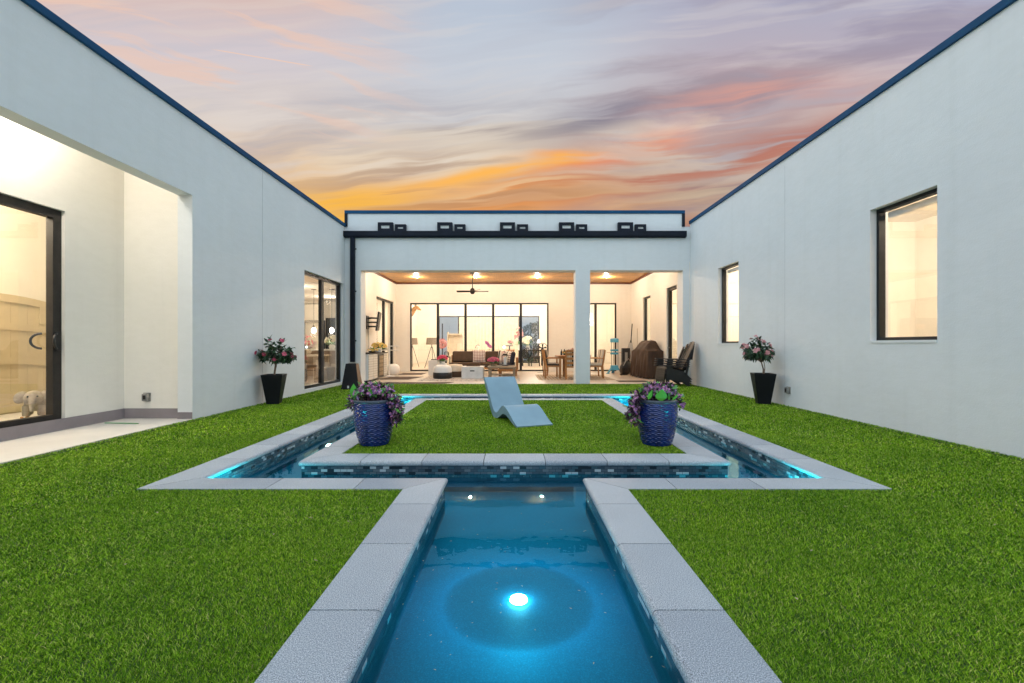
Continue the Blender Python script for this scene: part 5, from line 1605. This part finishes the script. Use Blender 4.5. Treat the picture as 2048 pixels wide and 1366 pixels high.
MB().box(-.62, -.5, -.1, .05, 0, 2.2).build('jamb', M['bronze'], t); MB().box(.28, .4, -.1, .05, 0, 2.2).build('jamb', M['bronze'], t); MB().box(-.499, .279, -.1, .05, 2.08, 2.2).build('head', M['bronze'], t)

# ------------------------------------------------------------------ nursery seen through the alcove door
t = thing('arched_screen', 'cream arched plank door panel leaning against the room wall behind the glass', 'door panel', (-7.35, 6.35, .10))
M['creampaint'] = simple('cream_paint', (.56, .47, .30), .5, var=.04)
n = 24; Wd = 1.15
arch = lambda y: 1.74 - .11 * (y / Wd) ** 2 * 1.6
mb = MB()
for k in range(10):
    y0 = -Wd + 2 * Wd * k / 10; y1 = -Wd + 2 * Wd * (k + 1) / 10 - .003
    q = [(y0, 0), (y1, 0)] + [(y1 + (y0 - y1) * i / 4, arch(y1 + (y0 - y1) * i / 4)) for i in range(5)]
    mb.prism(q, lambda u, v, d: (d, u, v), -.03, 0)
mb.build('planks', M['creampaint'], t)
mb = MB()
q = [(-Wd + 2 * Wd * i / n) for i in range(n + 1)]
for i in range(n):
    for (a, b_) in ((0, .11), (-.52, -.42), (-1.02, -.92)):
        k = 1 if a == 0 else .5
        z = lambda y: (arch(y) - 1.74) * k + 1.74
        if a == 0: p = [(q[i], z(q[i]) - .11), (q[i + 1], z(q[i + 1]) - .11), (q[i + 1], z(q[i + 1])), (q[i], z(q[i]))]
        else: p = [(q[i], z(q[i]) + a), (q[i + 1], z(q[i + 1]) + a), (q[i + 1], z(q[i + 1]) + b_), (q[i], z(q[i]) + b_)]
        mb.prism(p, lambda u, v, d: (d, u, v), .001, .022)
mb.box(.001, .022, -Wd, Wd, .02, .13)
for y in (-.05, .62): mb.box(.001, .020, y, y + .10, 1.33, 1.62)
mb.build('rails', M['creampaint'], t)
# plush elephant rocker
t = thing('plush_elephant', 'grey plush elephant on wooden rockers behind the alcove glass door', 'rocking toy', (-6.44, 6.06, .10), R(40))
pl = simple('grey_plush', (.38, .33, .27), .95, var=.15, vscale=30, bmp=(140, .8, .006))
sk = MB()
sk.ball((0, .02, .22), (.11, .14, .11), 18, 12); sk.ball((0, -.13, .30), (.095, .10, .10), 18, 12)
sk.tube([(0, -.20, .30), (0, -.25, .24), (0, -.26, .17), (0, -.28, .13)], [.045, .036, .028, .022], 10)
for sx in (-.07, .07):
    for sy in (-.07, .11): sk.tube([(sx, sy, .20), (sx, sy, .06)], [.05, .045], 10)
bo = sk.build('body', pl, t, smooth=80)
rm = bo.modifiers.new('join', 'REMESH'); rm.mode = 'VOXEL'; rm.voxel_size = .012; rm.use_smooth_shade = True
for s in (-1, 1):
    MB().ball((s * .12, -.10, .31), (.065, .025, .085), 12, 8, Matrix.Rotation(R(-25 * s), 3, 'Y')).build('ear', pl, t, smooth=80)
    MB().tube([(s * .09, -.26, .06), (s * .09, -.12, .022), (s * .09, .05, .015), (s * .09, .2, .03), (s * .09, .28, .07)], .016, 8).build('rocker', M['teak'], t, smooth=60)
    MB().ball((s * .045, -.215, .325), .011, 8, 6).build('eye', M['darkplastic'], t)
# ------------------------------------------------------------------ lamps indoors
point_light('alcove_lamp_light', (-5.36, 4.9, 3.85), 60, (1, .94, .85))
point_light('alcove_lamp_light', (-5.36, 2.9, 3.85), 48, (1, .94, .85))
point_light('nursery_light', (-6.8, 5.2, 3.2), 165, (1, .86, .64))
point_light('bedroom_light', (6.3, 6.0, 3.2), 150, (1, .84, .66))
point_light('bedroom_light', (6.6, 10.8, 3.2), 200, (1, .83, .62))
point_light('bedroom_light', (6.5, 15.2, 3.2), 165, (1, .86, .64))
for x, y in ((-7.6, 12.0), (-7.4, 15.0), (-7.6, 18.5)):
    point_light('kitchen_light', (x, y, 2.85), 58)
for x in (-4.0, -1.4, 1.2, 4.0):
    point_light('great_room_light', (x, 20.6, 3.5), 135)
    point_light('great_room_light', (x, 24.6, 3.5), 150)

# ------------------------------------------------------------------ dusk sky
world = bpy.data.worlds.new('World'); sc.world = world
world.use_nodes = True
nt = world.node_tree
bg = nt.nodes['Background']
N = nt.nodes; L = nt.links
def val(x):
    if isinstance(x, (int, float)):
        n = N.new('ShaderNodeValue'); n.outputs[0].default_value = x; return n.outputs[0]
    return x
def mth(op, a, b=None, c=None):
    n = N.new('ShaderNodeMath'); n.operation = op
    for i, q in enumerate((a, b, c)):
        if q is None: continue
        if isinstance(q, (int, float)): n.inputs[i].default_value = q
        else: L.new(q, n.inputs[i])
    return n.outputs[0]
add = lambda a, b: mth('ADD', a, b); sub = lambda a, b: mth('SUBTRACT', a, b); mul = lambda a, b: mth('MULTIPLY', a, b); div = lambda a, b: mth('DIVIDE', a, b)
def sstep(x, a, b):
    n = N.new('ShaderNodeMapRange'); n.interpolation_type = 'SMOOTHSTEP'
    n.inputs['From Min'].default_value = a; n.inputs['From Max'].default_value = b
    L.new(x, n.inputs['Value']); return n.outputs[0]
def gauss(x, c, w):
    q = div(sub(x, c), w); return mth('EXPONENT', mul(mul(q, q), -1.0))
def mixc(f, a, b):
    n = N.new('ShaderNodeMix'); n.data_type = 'RGBA'
    if isinstance(f, (int, float)): n.inputs[0].default_value = f
    else: L.new(f, n.inputs[0])
    for i, q in ((6, a), (7, b)):
        if isinstance(q, tuple): n.inputs[i].default_value = (*q, 1)
        else: L.new(q, n.inputs[i])
    return n.outputs[2]
def cramp(f, stops):
    r = N.new('ShaderNodeValToRGB'); e = r.color_ramp.elements
    while len(e) < len(stops): e.new(.5)
    for k, (p, c) in enumerate(stops): e[k].position = p; e[k].color = (*lin(c), 1)
    L.new(f, r.inputs[0]); return r.outputs[0]
def nz(x, y, seed, detail=6, rough=.55, dist=0.0):
    cb = N.new('ShaderNodeCombineXYZ'); L.new(x, cb.inputs[0]); L.new(y, cb.inputs[1]); cb.inputs[2].default_value = seed
    n = N.new('ShaderNodeTexNoise'); n.inputs['Scale'].default_value = 1; n.inputs['Detail'].default_value = detail; n.inputs['Roughness'].default_value = rough; n.inputs['Distortion'].default_value = dist
    L.new(cb.outputs[0], n.inputs['Vector']); return n.outputs['Fac']
tc = N.new('ShaderNodeTexCoord'); sp = N.new('ShaderNodeSeparateXYZ'); L.new(tc.outputs['Generated'], sp.inputs[0])
dx, dy, dz = sp.outputs
yy = mth('MAXIMUM', dy, .12)
s = div(dx, yy); t_ = div(dz, yy)            # direction as seen facing the sunset
# cloud streaks run up to the right; broad billows bend them
w1 = sub(nz(mul(s, 1.6), mul(t_, 3.0), 1.3, 3), .5)
w2 = sub(nz(mul(s, 3.5), mul(t_, 9.0), 7.7, 5), .5)
u = add(s, mul(t_, .25)); v = add(sub(t_, mul(s, .10)), add(mul(w1, .11), mul(w2, .022)))
vl = add(add(t_, mul(s, .22)), add(mul(w1, .12), mul(w2, .03)))
fine = nz(mul(u, 1.7), mul(v, 17.0), 3.1, 5, .52, .25)
fin2 = nz(mul(u, 2.6), mul(v, 44.0), 13.1, 5, .52, .2)
fil = nz(mul(s, 2.6), mul(vl, 26.0), 21.7, 6, .56, .25)
mid = nz(mul(u, 1.4), mul(v, 8.5), 5.9, 6, .56, .35)
tex = add(mul(fine, .62), mul(fin2, .38))
tt = add(add(t_, mul(w1, .09)), add(mul(w2, .06), mul(sub(tex, .5), .10)))
e_ = mth('SUBTRACT', mul(tt, 1.25), .25)
left = cramp(e_, [(0, (248, 180, 58)), (.09, (247, 190, 84)), (.18, (238, 192, 128)), (.28, (228, 204, 178)), (.40, (216, 206, 202)), (.56, (210, 202, 208)), (.72, (216, 190, 184)), (.90, (194, 184, 196))])
cent = cramp(e_, [(0, (206, 134, 74)), (.08, (216, 156, 96)), (.16, (226, 180, 132)), (.25, (222, 204, 184)), (.36, (212, 208, 206)), (.50, (202, 207, 216)), (.70, (186, 197, 213)), (.90, (176, 184, 206))])
rght = cramp(e_, [(0, (170, 112, 92)), (.08, (176, 132, 112)), (.16, (190, 160, 140)), (.28, (182, 162, 158)), (.42, (190, 168, 172)), (.56, (186, 176, 188)), (.74, (172, 174, 196)), (.90, (164, 168, 192))])
base = mixc(sstep(s, -.55, -.10), left, cent)
base = mixc(sstep(s, .05, .50), base, rght)
# pale broken cloud everywhere, thin grey-blue gaps between
base = mixc(mul(sstep(tex, .49, .60), mul(sstep(t_, .32, .40), sub(.55, mul(sstep(t_, .48, .62), .30)))), base, lin((226, 216, 208)))
base = mixc(mul(sub(1.0, sstep(tex, .40, .51)), mul(sstep(t_, .33, .42), sub(.46, mul(sstep(t_, .48, .62), .30)))), base, lin((176, 180, 194)))
bil = nz(mul(u, 2.0), mul(v, 9.5), 31.3, 6, .56, .4)
base = mixc(mul(mul(sstep(bil, .50, .62), gauss(t_, .47, .09)), .38), base, lin((170, 162, 168)))
base = mixc(mul(mul(sub(1.0, sstep(bil, .40, .50)), gauss(t_, .45, .10)), .45), base, lin((234, 216, 190)))
# peach wisps on the left run the other way
wl = mul(mul(sstep(fil, .50, .62), sstep(t_, .40, .52)), sub(1.0, sstep(s, -.50, -.12)))
col = mixc(mul(wl, .62), base, lin((238, 200, 180)))
# mauve grey banks on the right
bank = mul(sstep(mid, .46, .62), mul(sstep(s, -.05, .30), .75))
bank = mul(bank, sub(1.0, mul(sstep(t_, .52, .72), .55)))
col = mixc(bank, col, lin((152, 138, 150)))
bk2 = mul(mul(sstep(mid, .44, .60), gauss(t_, .38, .06)), mul(gauss(s, .42, .16), .75))
col = mixc(bk2, col, lin((112, 100, 108)))
cr2 = mul(mul(sstep(tex, .50, .60), gauss(t_, .36, .05)), mul(gauss(s, .36, .16), .8))
col = mixc(cr2, col, lin((205, 190, 160)))
dk = mul(mul(gauss(s, .20, .17), gauss(sub(t_, mul(s, .22)), .462, .035)), sstep(tex, .36, .56))
col = mixc(mul(dk, .9), col, lin((124, 122, 140)))
dk3 = mul(mul(gauss(s, -.08, .18), gauss(t_, .475, .018)), sstep(tex, .44, .56))
col = mixc(mul(dk3, .7), col, lin((150, 138, 140)))
pk = mul(mul(gauss(s, .52, .20), gauss(sub(t_, mul(s, .12)), .495, .035)), sstep(fine, .42, .58))
col = mixc(mul(pk, .75), col, lin((222, 158, 142)))
up = mul(mul(sstep(s, .35, .75), sstep(t_, .58, .70)), sstep(mid, .42, .60))
col = mixc(mul(up, .42), col, lin((146, 140, 166)))
# the burning band from the low left up to the right, torn into streaks
q = add(sub(t_, mul(s, .20)), add(mul(w1, .08), mul(w2, .05)))
torn = sstep(tex, .44, .57)
band = mul(gauss(q, .388, .026), mul(add(.35, mul(sstep(s, -.25, .05), .65)), sub(1.0, sstep(s, .28, .46))))
band = mul(band, add(.25, mul(torn, .80)))
bc = mixc(sstep(s, -.10, .22), lin((252, 192, 96)), lin((240, 140, 96)))
col = mixc(mth('MINIMUM', band, 1.0), col, bc)
low = mul(mul(gauss(q, .325, .045), sstep(s, -.34, -.05)), sstep(tex, .44, .54))
lo2 = mul(mul(gauss(q, .322, .030), gauss(s, .0, .26)), .55)
col = mixc(lo2, col, lin((226, 150, 88)))
col = mixc(mul(low, .85), col, mixc(sstep(s, -.05, .25), lin((228, 140, 66)), lin((184, 110, 90))))
gl = mul(mul(gauss(s, -.38, .20), gauss(t_, .318, .040)), add(.10, mul(torn, .9)))
col = mixc(mul(mth('MINIMUM', gl, 1.0), .8), col, lin((252, 186, 66)))
gdk = mul(mul(gauss(s, -.12, .40), gauss(t_, .375, .055)), sub(1.0, sstep(fine, .42, .53)))
col = mixc(mul(gdk, .80), col, lin((176, 146, 126)))
gd2 = mul(mul(gauss(s, -.05, .35), gauss(t_, .325, .035)), sub(1.0, sstep(fin2, .42, .52)))
col = mixc(mul(gd2, .60), col, lin((190, 138, 96)))
crm = mul(mul(gauss(s, -.02, .20), gauss(q, .345, .016)), sstep(fin2, .46, .58))
col = mixc(mul(crm, .7), col, lin((236, 206, 160)))
bnd2 = mul(mul(gauss(q, .392, .011), mul(sstep(s, -.36, -.10), sub(1.0, sstep(s, .10, .24)))), add(.4, mul(torn, .6)))
col = mixc(mth('MINIMUM', bnd2, 1.0), col, lin((255, 186, 92)))
# a faint vapour trail
tr = mul(gauss(sub(t_, mul(s, -.168)), .5446, .0012), mul(sstep(s, -.68, -.64), sub(1.0, sstep(s, -.47, -.44))))
col = mixc(mul(tr, .7), col, lin((250, 205, 175)))
# away from the sunset and overhead: unseen pale blue dome weighted by direction to light the walls, plus faint physical sky
sky = N.new('ShaderNodeTexSky'); sky.sky_type = 'NISHITA'; sky.sun_disc = False
sky.sun_elevation = R(3); sky.sun_rotation = R(-20)
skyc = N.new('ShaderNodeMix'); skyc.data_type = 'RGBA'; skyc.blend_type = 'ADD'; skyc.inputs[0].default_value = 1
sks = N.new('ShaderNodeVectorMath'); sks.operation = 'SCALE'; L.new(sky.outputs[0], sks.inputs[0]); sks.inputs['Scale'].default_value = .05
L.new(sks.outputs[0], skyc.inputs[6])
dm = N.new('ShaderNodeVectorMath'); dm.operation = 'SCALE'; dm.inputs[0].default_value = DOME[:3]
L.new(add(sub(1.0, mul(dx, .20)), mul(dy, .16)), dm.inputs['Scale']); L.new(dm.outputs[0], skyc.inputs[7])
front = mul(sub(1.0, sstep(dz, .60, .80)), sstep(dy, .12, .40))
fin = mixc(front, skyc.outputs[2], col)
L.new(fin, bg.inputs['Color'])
bg.inputs['Strength'].default_value = 1.0

# the sun is down; its last soft light comes over the roofs
sl = bpy.data.lights.new('sun', 'SUN'); sl.energy = .12; sl.angle = R(20); sl.color = (1, .80, .62)
so = bpy.data.objects.new('sun', sl); COL.objects.link(so)
d = Vector((math.sin(R(-20)) * math.cos(R(12)), math.cos(R(-20)) * math.cos(R(12)), math.sin(R(12))))
so.rotation_euler = d.to_track_quat('Z', 'Y').to_euler()

# ------------------------------------------------------------------ camera
cam = bpy.data.cameras.new('camera'); co = bpy.data.objects.new('camera', cam); COL.objects.link(co)
co.location = (0, 0, 1.1); co.rotation_euler = (R(90), 0, 0)
cam.sensor_width = 36; cam.lens = 36 * 900 / 2048
cam.shift_x = -3 / 2048; cam.shift_y = -7 / 2048 * -1
cam.clip_start = .05; cam.clip_end = 500
sc.camera = co
sc.view_settings.view_transform = 'Standard'; sc.view_settings.look = 'None'; sc.view_settings.gamma = 1; sc.view_settings.exposure = EXPO
sc.render.engine = 'CYCLES'
sc.cycles.use_denoising = True
sc.cycles.max_bounces = 10; sc.cycles.diffuse_bounces = 5; sc.cycles.glossy_bounces = 5; sc.cycles.transmission_bounces = 8; sc.cycles.transparent_max_bounces = 12
sc.cycles.caustics_reflective = True; sc.cycles.caustics_refractive = True
sc.cycles.sample_clamp_indirect = 12
